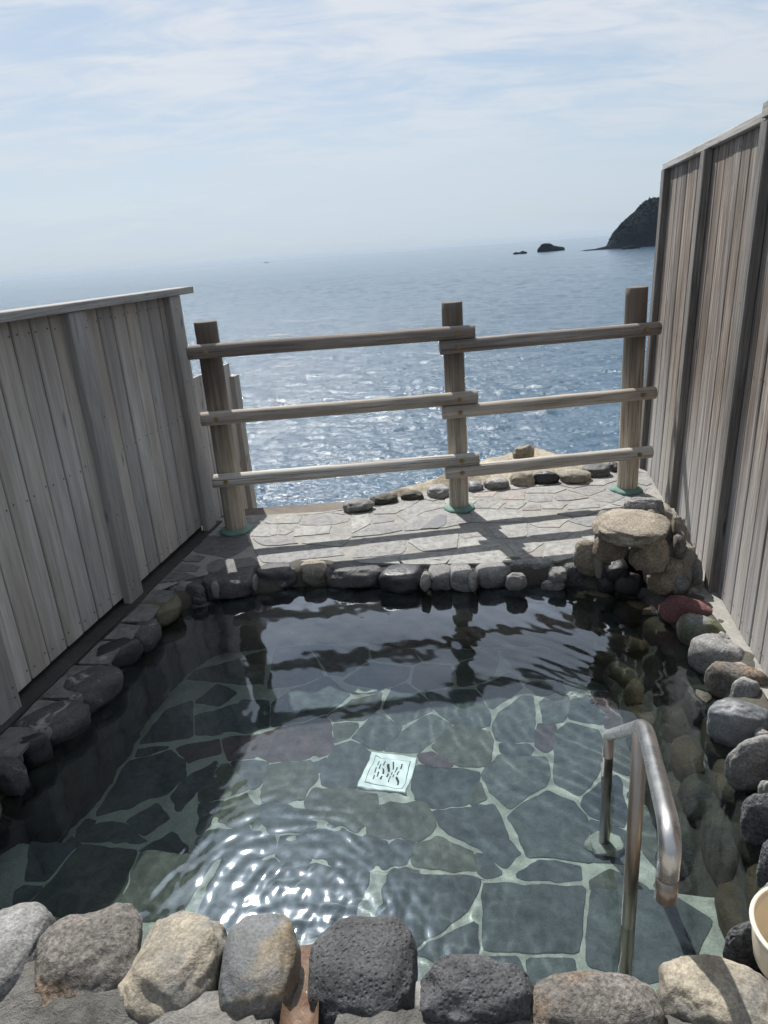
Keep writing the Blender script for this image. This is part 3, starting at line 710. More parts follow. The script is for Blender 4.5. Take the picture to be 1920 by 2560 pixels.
for i, (f_, k, P) in enumerate(SP):
    W2 = pull_inside([atw(*f_(*p), ZS).xy for p in P], OUTI)
    W2 = [Vector((p.x, min(p.y, ey(p.x) - 0.004))) for p in W2]
    o = flag(step, W2, ZS - 0.002, 0.012, MT['pool_' + k], 500 + i, amp=0.006, shrink=-0.006); CAUST.append(o)

# drain cover
dc = sum(DR, Vector()) / 4
dr = empty('drain_cover', (dc.x, dc.y, ZF - 0.004)); tag(dr, 'square white slotted drain cover on the bath floor', 'drain')
da = math.atan2((DR[1] - DR[0]).y, (DR[1] - DR[0]).x); dr.rotation_euler = (0, 0, da)
hw = 0.097
def box_mesh(name, x0, x1, y0, y1, z0, z1, bev=0.0, seg=1):
    bm = bmesh.new(); bmesh.ops.create_cube(bm, size=1.0)
    for v in bm.verts:
        v.co = Vector((x0 if v.co.x < 0 else x1, y0 if v.co.y < 0 else y1, z0 if v.co.z < 0 else z1))
    if bev: bmesh.ops.bevel(bm, geom=bm.edges[:], offset=bev, segments=seg, profile=0.5, affect='EDGES')
    return bm_mesh(name, bm)
fr = put('frame', box_mesh('frame', -hw, hw, -hw, hw, 0, 0.014, 0.003), dr, MT['drain']); CAUST.append(fr)
gd = put('seam', box_mesh('seam', -0.076, 0.076, -0.072, 0.072, 0.0, 0.0143), dr, MT['slot']); CAUST.append(gd)
pl = put('grate', box_mesh('grate', -0.0738, 0.0738, -0.0698, 0.0698, 0.001, 0.0165, 0.001), dr, MT['drain']); CAUST.append(pl)
slot_me = box_mesh('slot', -0.0028, 0.0028, -0.0125, 0.0125, 0, 0.001)
for ci in range(7):
    for ri in range(3 if ci % 2 == 0 else 2):
        x = -0.048 + ci * 0.016; y = (-0.036 + ri * 0.036) if ci % 2 == 0 else (-0.018 + ri * 0.036)
        s_ = put('slot', slot_me, pl, None, (x, y, 0.0163)); CAUST.append(s_)
slot_me.materials.append(MT['slot'])

# bath water surface with ripples
def water_h(X, Y):
    Z = np.zeros_like(X); rr = np.random.RandomState(4)
    for lam, amp, cnt in ((0.55, 0.0011, 5), (0.26, 0.0006, 7), (0.12, 0.00026, 9), (0.06, 0.00009, 8)):
        for _ in range(cnt):
            a = rr.uniform(0, 2 * math.pi); k = 2 * math.pi / (lam * rr.uniform(0.75, 1.3)); Z += amp * rr.uniform(0.4, 1) / math.sqrt(cnt) * np.sin(k * (X * math.cos(a) + Y * math.sin(a)) + rr.uniform(0, 6.28))
    # rings running out from the spout
    for (cx, cy, lam, amp, dec, wob) in ((1.02, 2.98, 0.105, 0.00075, 0.60, 0.25), (1.05, 2.92, 0.052, 0.00036, 0.55, 0.3), (0.93, 3.05, 0.078, 0.0005, 0.5, 0.4)):
        r = np.hypot(X - cx, Y - cy) + wob * 0.12 * np.sin(3.1 * np.arctan2(Y - cy, X - cx) + 4 * X); Z += amp * np.exp(-r / dec) * np.sin(2 * math.pi * r / lam + 1.3 * np.sin(5 * X + 3 * Y) + 0.8 * np.sin(13 * Y - 9 * X)) * (0.62 + 0.38 * np.sin(6.3 * X + 8.1 * Y + 40 * lam))
    # rings from drops near the overflow
    c0 = at(720, 2330, ZW)
    r = np.hypot(X - c0.x, Y - c0.y); th = np.arctan2(Y - c0.y, X - c0.x)
    rw_ = r + 0.016 * np.sin(9 * X + 4 * Y + 1.0) + 0.007 * np.sin(23 * X - 17 * Y) + 0.02 * np.sin(2 * th + 0.7)
    env = np.exp(-(r / 0.50) ** 2) * (0.55 + 0.45 * np.sin(7 * X + 11 * Y + 3 * np.sin(5 * X)))
    Z += env * (0.00052 * np.sin(2 * math.pi * rw_ / 0.046 + 1.1 * np.sin(17 * X + 9 * Y) + 0.9 * np.sin(31 * Y - 12 * X)) + 0.00009 * np.sin(2 * math.pi * rw_ / 0.029 + 2 * np.sin(11 * X - 7 * Y)))
    e2 = np.exp(-(r / 0.55) ** 2)
    for _ in range(22):
        a = rr.uniform(0, 2 * math.pi); k = 2 * math.pi / rr.uniform(0.026, 0.075); Z += e2 * 0.0085 / k / 3.0 * 5.5 * np.sin(k * (X * math.cos(a) + Y * math.sin(a)) + 1.5 * np.sin(13 * X + rr.uniform(0, 6)) + rr.uniform(0, 6.28))
    return Z
gx = np.arange(-1.55, 1.42, 0.0075); gy = np.arange(0.95, 3.5, 0.0075)
X, Y = np.meshgrid(gx, gy); Z = water_h(X, Y)
nx = len(gx); OW = [OUT[i] + NRM[i] * 0.07 for i in range(0, 220, 2)]
def inside_np(X, Y, P):
    c = np.zeros(X.shape, bool); j = len(P) - 1
    for i in range(len(P)):
        if P[i].y != P[j].y:
            c ^= ((P[i].y > Y) != (P[j].y > Y)) & (X < (P[j].x - P[i].x) * (Y - P[i].y) / (P[j].y - P[i].y) + P[i].x)
        j = i
    return c
ins = inside_np(X, Y, OW)
keep = ins[:-1, :-1] & ins[1:, :-1] & ins[:-1, 1:] & ins[1:, 1:]
jj, ii = np.nonzero(keep); a = jj * nx + ii
quads = np.stack([a, a + 1, a + nx + 1, a + nx], 1)
used, inv = np.unique(quads.ravel(), return_inverse=True)
co = np.stack([X.ravel(), Y.ravel(), Z.ravel()], 1)[used]
wme = mesh('pool_water', co.tolist(), inv.reshape(-1, 4).tolist(), True)
water = link('pool_water', wme, None, MT['water']); water.location = (0, 0, ZW); tag(water, kind='structure')
water.cycles.is_caustics_caster = True

# ------------------------------------------------------------------ terrace, cliff
EDGE = [(-1.25, 4.22), (-0.86, 4.245), (-0.27, 4.20), (-0.12, 4.30), (0.14, 4.42), (0.42, 4.46), (0.744, 4.46), (1.0, 4.53), (1.3, 4.60), (1.62, 4.68), (2.3, 4.85)]
TB = -0.004
bm = bmesh.new()
outer = [(-2.4, -1.5), (2.6, -1.5), (2.6, 4.9)] + EDGE[::-1][1:] + [(-2.4, 4.2)]
inner = [OUT[i] + NRM[i] * 0.15 for i in range(0, 220, 2)]
def loop(bm, pts, z):
    vs_ = [bm.verts.new((p[0], p[1], z)) for p in pts]; return [bm.edges.new((vs_[i], vs_[(i + 1) % len(vs_)])) for i in range(len(vs_))]
es = loop(bm, outer, TB) + loop(bm, [tuple(p) for p in inner], TB)
bmesh.ops.triangle_fill(bm, edges=es, use_beauty=True, use_dissolve=False)
for f in bm.faces:
    if f.normal.z < 0: f.normal_flip()
terr = link('terrace', bm_mesh('terrace', bm), None, MT['mortar']); tag(terr, kind='structure')
# flagstones of the terrace
sA = lambda x, y: (880 + .3617 * x, 1200 + .3617 * y)
s6 = lambda x, y: (400 + .4219 * x, 1150 + .4219 * y)
TP = [
 (sA, 'a', [(5,535),(75,400),(370,415),(375,470),(340,505),(180,525)]), (sA, 'a', [(395,430),(405,370),(690,340),(735,380),(725,465),(640,485),(490,490)]),
 (sA, 'a', [(360,350),(370,290),(500,225),(640,200),(730,220),(830,290),(640,325),(480,340)]), (sA, 'a', [(0,390),(150,310),(290,290),(350,345),(200,375)]),
 (sA, 'a', [(310,235),(420,165),(630,150),(640,185),(500,215),(380,285)]), (sA, 'b', [(135,275),(150,247),(280,247),(290,280),(150,300)]),
 (sA, 'a', [(0,230),(110,230),(125,300),(0,365)]), (sA, 'b', [(130,200),(320,150),(470,130),(430,165),(300,228),(150,235)]),
 (sA, 'b', [(690,352),(790,312),(920,322),(930,375),(780,398),(750,380)]), (sA, 'a', [(735,470),(770,405),(940,392),(1020,440),(1060,520),(1125,570),(900,575),(660,578),(700,510)]),
 (sA, 'a', [(340,520),(690,497),(695,530),(640,575),(335,598)]), (sA, 'a', [(10,550),(310,527),(330,575),(320,590),(60,580)]),
 (sA, 'a', [(835,293),(820,215),(900,203),(1180,215),(1205,285)]), (sA, 'a', [(940,310),(1205,298),(1210,370),(1190,398),(1000,398)]),
 (sA, 'b', [(1228,300),(1500,253),(1530,258),(1430,322),(1290,322)]), (sA, 'a', [(1228,330),(1400,338),(1535,360),(1440,412),(1270,398),(1222,370)]),
 (sA, 'a', [(1045,412),(1325,432),(1240,492),(1150,526),(1085,460)]), (sA, 'a', [(1325,510),(1348,438),(1590,433),(1560,528),(1400,560),(1340,548)]),
 (sA, 'c', [(1172,542),(1240,508),(1308,522),(1350,578),(1180,580)]), (sA, 'b', [(845,190),(870,132),(1005,118),(1030,145),(955,192)]),
 (sA, 'a', [(965,192),(1012,145),(1055,152),(1010,198)]), (sA, 'c', [(830,115),(860,87),(1000,78),(970,112)]), (sA, 'c', [(1018,110),(1090,73),(1195,78),(1195,132),(1050,133)]),
 (sA, 'b', [(1052,190),(1110,148),(1208,152),(1150,198)]), (sA, 'c', [(1178,205),(1220,173),(1298,168),(1308,205)]), (sA, 'a', [(1218,140),(1250,108),(1385,103),(1378,142),(1280,152)]),
 (sA, 'b', [(1315,195),(1330,163),(1485,162),(1450,198)]), (sA, 'b', [(1205,88),(1232,52),(1438,38),(1485,60),(1398,88)]), (sA, 'b', [(1398,120),(1420,98),(1595,103),(1635,120),(1500,142),(1420,142)]),
 (sA, 'a', [(1492,200),(1520,155),(1690,145),(1715,188)]), (sA, 'b', [(1505,280),(1560,253),(1695,243),(1715,318),(1620,318)]),
 (s6, 'a', [(530,382),(698,380),(690,438),(640,452),(535,448)]), (s6, 'b', [(703,438),(716,390),(788,388),(785,420),(745,442)]), (s6, 'a', [(792,452),(802,392),(1018,388),(1000,432)]),
 (s6, 'a', [(548,462),(778,462),(815,492),(640,508),(582,490)]), (s6, 'a', [(845,488),(920,453),(1130,455),(1080,512),(900,498)]), (s6, 'a', [(555,522),(830,503),(1075,520),(1090,560),(830,588),(760,606),(605,606)]),
 (s6, 'd', [(200,540),(270,452),(380,445),(515,443),(535,500),(440,565),(400,575)]), (s6, 'd', [(135,590),(190,562),(268,572),(230,598),(160,602)]), (s6, 'd', [(275,620),(340,585),(440,588),(545,575),(585,620),(290,665)]), (s6, 'd', [(50,655),(130,612),(238,627),(210,660)]),
]
s3 = lambda x, y: (700 + .6028 * x, 1180 + .6028 * y)
seedpx = [s3(*p) for p in [(30,240),(140,240),(15,310),(90,275),(240,240),(330,190),(430,190),(400,240),(560,200),(660,215),(210,290),(410,310),(250,265),(630,290),(730,260),(560,250),(30,365),(190,345),(400,365),(620,345),(520,320),(850,290),(960,310),(790,290),(860,350),(740,340),(960,245),(1120,240),(1190,330),(1040,360),(1150,390),(1050,290),(1240,210),(860,190),(970,190),(1100,190),(880,130),(970,135),(1050,145),(1150,130),(1250,130),(850,90),(960,95),(1090,70),(1090,105),(1200,95),(1330,100),(1340,40),(1250,60),(1450,110),(1330,150),(1500,80),(1290,280),(1400,190)]]
rn = random.Random(23); laid_t = []
seeds = []
yy = 3.28; row = 0
while yy < 4.7:
    xx = -1.2 + (row % 2) * 0.12
    while xx < 1.85: seeds.append(Vector((xx + rn.uniform(-0.08, 0.08), yy + rn.uniform(-0.06, 0.06)))); xx += 0.25
    yy += 0.16; row += 1
bound_t = [(-1.14, 3.25), (-0.9, 3.4), (-0.4, 3.43)]
def flag_zone(P):
    """keep terrace pieces clear of the bath lip, the fences and the seaward edge"""
    lim = [(-1.19, 3.30), (-0.95, 3.35), (-0.68, 3.40), (-0.42, 3.42), (-0.14, 3.375), (0.16, 3.30), (0.45, 3.265), (0.72, 3.24), (1.0, 3.2), (1.3, 3.0), (1.50, 3.30), (1.78, 4.55), (1.62, 4.64), (1.3, 4.56), (1.0, 4.49), (0.744, 4.42), (0.42, 4.42), (0.14, 4.38), (-0.12, 4.26), (-0.27, 4.165), (-0.86, 4.19), (-1.0, 4.17)]
    lim = [Vector(p) for p in lim]
    Q = []
    for i in range(len(P)):
        a, b = P[i], P[(i + 1) % len(P)]; n = max(1, int((b - a).length / 0.05)); Q += [a.lerp(b, k / n) for k in range(n)]
    ring = boundary_pts(lim, 0.02); out = []
    for p in Q:
        if not inside((p.x, p.y), lim): p = min(ring, key=lambda r: (r - p).length_squared).copy()
        if not out or (out[-1] - p).length > 0.004: out.append(p)
    return out
for i, (f_, k, P) in enumerate(TP):
    P = flag_zone([at(*f_(*p), 0).xy for p in P])
    if len(P) < 4 or abs(area2(P)) / 2 < 0.002: continue
    laid_t.append(P); flag(terr, P, rn.uniform(-0.0015, 0.001), 0.013, MT['flag_' + k], 700 + i, amp=0.008, tilt=0.003, shrink=-0.002)
hole = [OUT[i] + NRM[i] * 0.12 for i in range(220)]
bp_ = [b for q in laid_t for b in boundary_pts(q, 0.03)]
seeds = [p for p in seeds if not inside((p.x, p.y), hole) and not any(inside((p.x, p.y), q) for q in laid_t) and min((b - p).length for b in bp_) > 0.05]
for i, P in enumerate(cells(seeds, [(-1.3, 3.1), (1.9, 3.1), (1.9, 4.75), (-1.3, 4.75)], bp_, 0.012, 0.012)):
    P = flag_zone(P)
    if len(P) < 4 or abs(area2(P)) / 2 < 0.004: continue
    c = sum(P, Vector((0, 0))) / len(P)
    flag(terr, P, rn.uniform(-0.0015, 0.001), 0.013, MT['flag_d' if c.x < -0.62 and c.y < 4.0 else rn.choice(['flag_a', 'flag_b', 'flag_b'])], 800 + i, amp=0.008, tilt=0.003)  # shaded left corner takes the darker flag colour
pud = flag(terr, [at(*sA(*p), 0).xy for p in ((470, 340), (520, 300), (560, 272), (610, 238), (655, 244), (648, 312), (590, 334))], 0.0035, 0.003, MT['puddle'], 888, name='puddle', amp=0.008, tilt=0.0, label='small puddle of standing water left of the middle post')
# coping strips beside the fences
FA = R(11.2); FU = Vector((math.sin(FA), math.cos(FA), 0)); FN = Vector((math.cos(FA), -math.sin(FA), 0))   # along the fences; towards the right
PL, PR = Vector((-1.277, 3.156, 0)), Vector((1.518, 3.25, 0))
s_ = -1.4; i = 0
while s_ < 0.25:
    l = rn.uniform(0.14, 0.24); a0, a1 = 0.085, 0.20
    def fp(s, o): return (PL + FU * s + FN * o).xy
    if s_ + l > 0.30: break
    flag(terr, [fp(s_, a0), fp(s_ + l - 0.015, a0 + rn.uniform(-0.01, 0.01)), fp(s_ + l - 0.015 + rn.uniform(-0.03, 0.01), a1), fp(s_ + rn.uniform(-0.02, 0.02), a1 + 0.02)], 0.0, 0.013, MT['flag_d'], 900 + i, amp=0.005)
    s_ += l; i += 1
for i, (cx, cy) in enumerate([(1812, 1590), (1842, 1650), (1745, 1470), (1900, 1700)]):
    c = at(cx, cy, 0).xy; w = 0.06
    flag(terr, [c + Vector((-w, -w * .6)), c + Vector((w * .6, -w)), c + Vector((w, w * .7)), c + Vector((-w * .5, w))], -0.004, 0.01, MT['flag_c' if i == 0 else 'flag_b'], 950 + i)
# brown kerb at the seaward edge on the left
kb = []
for p in [(-1.3, 4.20), (-0.29, 4.165), (-0.20, 4.215), (-0.12, 4.30), (-0.15, 4.40), (-0.7, 4.42), (-1.3, 4.40)]: kb.append(Vector(p))
flag(terr, kb, -0.016, 0.25, MT['curb'], 990, name='kerb', amp=0.008)

# seaward rock: from the terrace edge out to a crest, then down to the sea
CREST = [(-2.4, 4.45), (-1.2, 4.42), (-0.7, 4.43), (-0.25, 4.42), (-0.06, 4.42), (0.12, 4.50), (0.27, 4.62), (0.43, 4.74), (0.62, 4.92), (0.82, 5.12), (0.98, 5.26), (1.12, 5.34), (1.24, 5.22), (1.42, 5.02), (1.75, 4.95), (2.3, 5.05), (3.2, 5.0)]
INN = [(-2.4, 4.15), (-1.2, 4.15), (-0.7, 4.15), (-0.25, 4.15), (-0.10, 4.2), (0.10, 4.3), (0.25, 4.36), (0.40, 4.38), (0.55, 4.38), (0.72, 4.38), (0.9, 4.42), (1.05, 4.45), (1.2, 4.48), (1.4, 4.52), (1.65, 4.6), (2.3, 4.6), (3.2, 4.6)]
def lin(P, t):
    f = t * (len(P) - 1); i = min(int(f), len(P) - 2); return Vector(P[i]).lerp(Vector(P[i + 1]), f - i)
nt_, rings = 130, []
for (w, z, o_) in [(0, -0.05, 0), (0.25, -0.025, 0), (0.5, 0.0, 0), (0.75, 0.015, 0), (0.93, 0.01, 0), (1, -0.03, 0), (1, -0.14, 0.06), (1, -0.5, 0.15), (1, -1.5, 0.35), (1, -3.5, 0.8), (1, -6.5, 1.5), (1, -9.5, 2.4), (1, -13.0, 3.6)]:
    rg = []
    for i in range(nt_):
        t = i / (nt_ - 1); a, b = lin(INN, t), lin(CREST, t); p = a.lerp(b, w)
        d = lin(CREST, min(1, t + .01)) - lin(CREST, max(0, t - .01)); n_ = Vector((-d.y, d.x)).normalized()
        q = Vector((p.x + n_.x * o_, p.y + n_.y * o_ + o_ * 0.3, z))
        nn = noise.fractal(Vector((q.x * 3.5, q.y * 3.5, q.z * 2)), 1.0, 2.0, 5)
        amp = min(0.02 + o_ * 0.35, 0.7); flat_l = max(0, min(1, (p.x + 0.15) / 0.4)) if o_ == 0 else 1
        gap = max(0, min(1, (q.x + 0.35) / 0.3)) if w < 1 or o_ == 0 else 1
        rg.append((q.x + n_.x * nn * amp * (o_ > 0), q.y + n_.y * nn * amp * (o_ > 0), q.z + nn * 0.03 * flat_l * (w > 0.1) - (1 - gap) * 0.07))
    rings.append(rg)
vv = [p for rg in rings for p in rg]
ff = [(k * nt_ + i, k * nt_ + i + 1, (k + 1) * nt_ + i + 1, (k + 1) * nt_ + i) for k in range(len(rings) - 1) for i in range(nt_ - 1)]
cl_ = link('cliff', mesh('cliff', vv, ff, True), None, MT['cliff']); tag(cl_, kind='structure')

# boulders along the seaward edge
for i, (cx, cy, l, w, a, mt_, rz, lab) in enumerate([
    (896, 1264, 84, 38, 8, 'rock_grey', 0.045, 'smooth grey boulder at the left end of the seaward edge'),
    (962, 1247, 76, 30, 6, 'rock_moss', 0.035, 'olive mossy boulder second from the left on the seaward edge'),
    (1031, 1239, 58, 24, 4, 'rock_moss', 0.03, 'small dark mossy boulder third from the left on the seaward edge'),
    (1096, 1230, 62, 34, 5, 'rock_grey', 0.04, 'grey boulder just left of the middle railing post foot'),
    (1187, 1216, 46, 26, 5, 'rock_blue', 0.035, 'grey boulder just right of the middle railing post'),
    (1242, 1210, 74, 30, 2, 'rock_grey', 0.04, 'ridged grey boulder beside the pale tan one behind the rail'),
    (1307, 1197, 70, 38, 3, 'rock_tan', 0.05, 'pale tan boulder left of the black boulder'),
    (1365, 1196, 70, 34, 2, 'rock_black', 0.05, 'glossy black boulder between two tan boulders'),
    (1438, 1192, 86, 38, 4, 'rock_tan', 0.05, 'broad tan boulder right of the black boulder'),
    (1491, 1177, 80, 38, 4, 'rock_dark', 0.05, 'dark boulder touching the right railing post'),
    (1535, 1168, 40, 28, 4, 'rock_dark', 0.04, 'small dark boulder behind the right railing post')]):
    o = rock_at('boulder', None, MT[mt_], cx, cy, l, w, a, rz * 0.5, rz, 200 + i, 4, 0.14, 0.85)
    tag(o, lab, 'boulder', 'boulders along the seaward edge')
o = rock_at('outcrop_rock', None, MT['cliff'], 1310, 1134, 74, 30, 8, 0.03, 0.06, 231, 4, 0.3, 0.9); tag(o, 'craggy tan rock jutting up on the outcrop above the sea', 'rock')

# ------------------------------------------------------------------ log railing
rail = empty('log_railing', (0.461, 4.082, 0)); tag(rail, 'weathered log railing of three posts and overlapping double rails facing the sea', 'railing')
PB = [Vector((-0.889, 3.986, 0)), Vector((0.461, 4.082, 0)), Vector((1.526, 4.183, 0))]
RU = (PB[2] - PB[0]).normalized(); RN = Vector((-RU.y, RU.x, 0))
def log_mesh(name, length, r0, r1, seed, segs=28, rings=26, dome=0.004, amp=0.02, vert=True):
    vv, ff = [], []
    for k in range(rings + 1):
        t = k / rings
        for i in range(segs):
            a = 2 * math.pi * i / segs; r = (r0 + (r1 - r0) * t) * (1 + amp * noise.noise(Vector((math.cos(a) * 1.2, math.sin(a) * 1.2, t * length * 1.8 + seed))) + amp * 0.5 * noise.noise(Vector((math.cos(a) * 3, math.sin(a) * 3, t * length * 4 + seed))))
            bx = 0.004 * noise.noise(Vector((t * length * 1.1, seed, 0))); by = 0.004 * noise.noise(Vector((t * length * 1.1, 0, seed + 5)))
            vv.append((math.cos(a) * r + bx, math.sin(a) * r + by, t * length))
    def cap(base, z, sgn):
        prev = base
        for (q, dz) in ((0.93, 0.6), (0.6, 1.0)):
            b0 = len(vv)
            for i in range(segs):
                x, y, _ = vv[base + i]; vv.append((x * q, y * q, z + sgn * dome * dz))
            for i in range(segs):
                j = (i + 1) % segs; ff.append((prev + i, prev + j, b0 + j, b0 + i) if sgn > 0 else (prev + i, b0 + i, b0 + j, prev + j))
            prev = b0
        c = len(vv); vv.append((0, 0, z + sgn * dome))
        for i in range(segs):
            j = (i + 1) % segs; ff.append((prev + i, prev + j, c) if sgn > 0 else (prev + i, c, prev + j))
    for k in range(rings):
        for i in range(segs):
            a = k * segs + i; b = k * segs + (i + 1) % segs; ff.append((a, b, b + segs, a + segs))
    cap(0, 0.0, -1); cap(rings * segs, length, 1)
    return mesh(name, vv, ff, True)
for k, (b, r) in enumerate(zip(PB, (0.0625, 0.059, 0.0625))):
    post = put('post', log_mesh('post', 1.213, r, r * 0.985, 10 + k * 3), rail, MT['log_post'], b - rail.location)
    bm = bmesh.new(); bmesh.ops.create_uvsphere(bm, u_segments=36, v_segments=14, radius=1.0)
    for v in bm.verts:
        n = 1 + 0.13 * noise.noise(Vector((v.co.x * 1.7, v.co.y * 1.7, k * 3))) + 0.05 * noise.noise(v.co * 4)
        v.co = Vector((v.co.x * (r + 0.036) * n, v.co.y * (r + 0.036) * n, v.co.z * 0.026 + 0.004))
    put('collar', bm_mesh('collar', bm, True), rail, MT['teal'], b - rail.location, label='teal mortar collar at a post foot')
def rail_pt(s, z, off=0.098): return PB[1] + RU * s - RN * off + Vector((0, 0, z))
bolt_me = None
def bolt_mesh():
    bm = bmesh.new(); bmesh.ops.create_cone(bm, segments=14, radius1=0.0135, radius2=0.0135, depth=0.005, cap_ends=True)
    bmesh.ops.create_cone(bm, segments=6, radius1=0.0085, radius2=0.0075, depth=0.009, cap_ends=True, matrix=Matrix.Translation((0, 0, 0.006)))
    me = bm_mesh('bolt', bm); me.materials.append(MT['bolt']); return me
bolt_me = bolt_mesh()
SL = (PB[0] - PB[1]).dot(RU); SR = (PB[2] - PB[1]).dot(RU)
RAILS = [(-1.452, 0.098, 1.071, 1.058, 'log_dark', (SL, 0.0)), (-1.438, 0.104, 0.708, 0.694, 'log_mid', (SL, 0.0)), (-1.430, 0.104, 0.350, 0.334, 'log_pale', (SL, 0.0)),
         (-0.094, 1.160, 0.985, 0.993, 'log_dark', (0.0, SR)), (-0.096, 1.158, 0.622, 0.626, 'log_mid', (0.0, SR)), (-0.092, 1.157, 0.264, 0.269, 'log_pale', (0.0, SR))]
for i, (s0, s1, z0, z1, mt_, bolts) in enumerate(RAILS):
    a, b = rail_pt(s0, z0), rail_pt(s1, z1); d = b - a
    o = put('rail', log_mesh('rail', d.length, 0.0385, 0.0365, 40 + i * 5, 22, 40, 0.002, 0.045), rail, MT[mt_], a - rail.location)
    q = d.to_track_quat('Z', 'Y'); o.rotation_euler = q.to_euler()
    for sb in bolts:
        p = a.lerp(b, (sb - s0) / (s1 - s0)) - RN * 0.0375; bo = link('bolt', bolt_me, o)
        bo.matrix_parent_inverse = Matrix()
        mw = (-RN).to_track_quat('Z', 'Y').to_matrix().to_4x4(); mw.translation = p
        pw = q.to_matrix().to_4x4(); pw.translation = a
        bo.matrix_local = pw.inverted() @ mw

# ------------------------------------------------------------------ fences
def board_mesh(name, w, t, h, seed, z0=0.0, cham=0.004):
    """upright board: width along x, thickness along y, slightly cupped and uneven"""
    prof = [(-w / 2, -t / 2), (w / 2, -t / 2), (w / 2, t / 2 - cham), (w / 2 - cham, t / 2), (0, t / 2 + 0.0006), (-w / 2 + cham, t / 2), (-w / 2, t / 2 - cham)]
    n = len(prof); vv, ff = [], []; K = 10
    for k in range(K + 1):
        z = z0 + (h - z0) * k / K; ox = 0.0012 * noise.noise(Vector((seed * 3.1, z * 1.5, 0))); oy = 0.0022 * noise.noise(Vector((seed * 3.1, z * 1.2, 5)))
        vv += [(x + ox, y + oy, z) for x, y in prof]
    for k in range(K):
        for i in range(n): a, b = k * n + i, k * n + (i + 1) % n; ff.append((a, b, b + n, a + n))
    ff.append(tuple(range(n))[::-1]); ff.append(tuple(K * n + i for i in range(n)))
    return mesh(name, vv, ff)
def nails_mesh(pts):
    vv, ff = [], []
    for (x, y, z) in pts:
        b0 = len(vv)
        for i in range(6): vv.append((x + 0.0042 * math.cos(i * 1.047), y, z + 0.0042 * math.sin(i * 1.047)))
        ff.append(tuple(b0 + i for i in range(6)))
    return mesh('nails', vv, ff)
def fence(name, label, origin, face, boards, battens, height, z0, bmat, tmat, pitch=None, seed=0):
    """local x runs along the fence, local y towards the bath"""
    f = empty(name, origin); f.rotation_euler = (0, 0, math.atan2(FU.y, FU.x)); tag(f, label, 'fence')
    sg = -1 if face < 0 else 1          # local +y is left of FU
    rr = random.Random(seed); nl = []
    for i, (a, b) in enumerate(boards):
        w = b - a - (0.008 if sg < 0 else 0.006); me = board_mesh('board', w, 0.018, height, seed + i * 1.7, z0)
        if sg < 0: me.transform(Matrix.Rotation(math.pi, 4, 'Z'))
        put('board', me, f, bmat, ((a + b) / 2, rr.uniform(-0.0015, 0.0015), 0))
        for z in (z0 + 0.05, height * 0.52, height - 0.05):
            for xx in (a + 0.022, b - 0.022): nl.append((xx + rr.uniform(-.004, .004), sg * 0.0125, z + rr.uniform(-.008, .008)))
    for i, (a, b, proud, zb) in enumerate(battens):
        me = board_mesh('batten', b - a, proud, height, seed + 50 + i * 2.3, zb)
        if sg < 0: me.transform(Matrix.Rotation(math.pi, 4, 'Z'))
        put('batten', me, f, tmat, ((a + b) / 2, sg * (0.011 + proud / 2), 0))
        for z in (zb + 0.06, zb + 0.10, height * 0.33, height * 0.66, height - 0.07): nl.append((a + (b - a) * rr.uniform(0.2, 0.8), sg * (0.011 + proud + 0.0035), z))
    x0, x1 = min(b[0] for b in boards), max(b[1] for b in boards)
    put('gap_shade_panel', box_mesh('gap_shade_panel', x0, x1, -sg * 0.03 - 0.006, -sg * 0.03 + 0.006, min(z0, 0) - 0.02, height - 0.02), f, MT['nail'])  # added unseen panel; shade of the board gaps put into its dark colour
    me = nails_mesh(nl)
    if sg > 0: me.flip_normals()
    put('nails', me, f, MT['nail'], kind='stuff')
    return f, sg
# left fence
bl = [(-3.2 + 0.1205 * k, -3.2 + 0.1205 * (k + 1)) for k in range(35)]
off = 0.034
bl = [(a + off, b + off) for a, b in bl if a + off < 0.93]
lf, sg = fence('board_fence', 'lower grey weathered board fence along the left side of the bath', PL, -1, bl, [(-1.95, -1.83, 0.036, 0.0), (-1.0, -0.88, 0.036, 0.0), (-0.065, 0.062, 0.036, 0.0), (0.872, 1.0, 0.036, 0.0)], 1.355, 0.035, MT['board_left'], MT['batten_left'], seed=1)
put('cap', box_mesh('cap', -2.7, 1.155, -0.062, 0.042, 1.357, 1.394, 0.003), lf, MT['cap_left'])
# low fence beyond it
bs = [(1.05 + 0.12 * k, 1.05 + 0.12 * (k + 1)) for k in range(5)]
lf2, sg = fence('low_fence', 'short low board fence past the end of the left fence by the sea', PL + FN * 0.0, -1, bs, [], 0.885, -0.25, MT['board_left'], MT['batten_left'], seed=33)
put('end_post', board_mesh('end_post', 0.085, 0.085, 0.80, 77, -0.5), lf2, MT['batten_left'], (1.66, 0.0, 0))
# right fence
br = [(-3.18 + 0.1245 * k, -3.18 + 0.1245 * (k + 1)) for k in range(40)]
br = [(a, b) for a, b in br if b < 1.50]
rf, sg = fence('board_fence', 'taller brown streaked board fence along the right side of the bath', PR + FN * 0.02, 1, br, [(-2.33, -2.22, 0.036, -0.02), (-1.41, -1.30, 0.036, -0.02), (-0.485, -0.40, 0.036, -0.02), (0.40, 0.485, 0.036, -0.02), (1.38, 1.47, 0.036, -0.02)], 1.845, 0.0, MT['board_right'], MT['batten_right'], seed=61)
rf.rotation_euler = (R(1.4), 0, math.atan2(FU.y, FU.x))
put('cap', box_mesh('cap', -0.42, 1.50, -0.04, 0.036, 1.847, 1.882, 0.003), rf, MT['cap_left'])
put('cap', box_mesh('cap', -3.3, -0.423, -0.045, 0.052, 1.853, 1.905, 0.003), rf, MT['cap_left'])

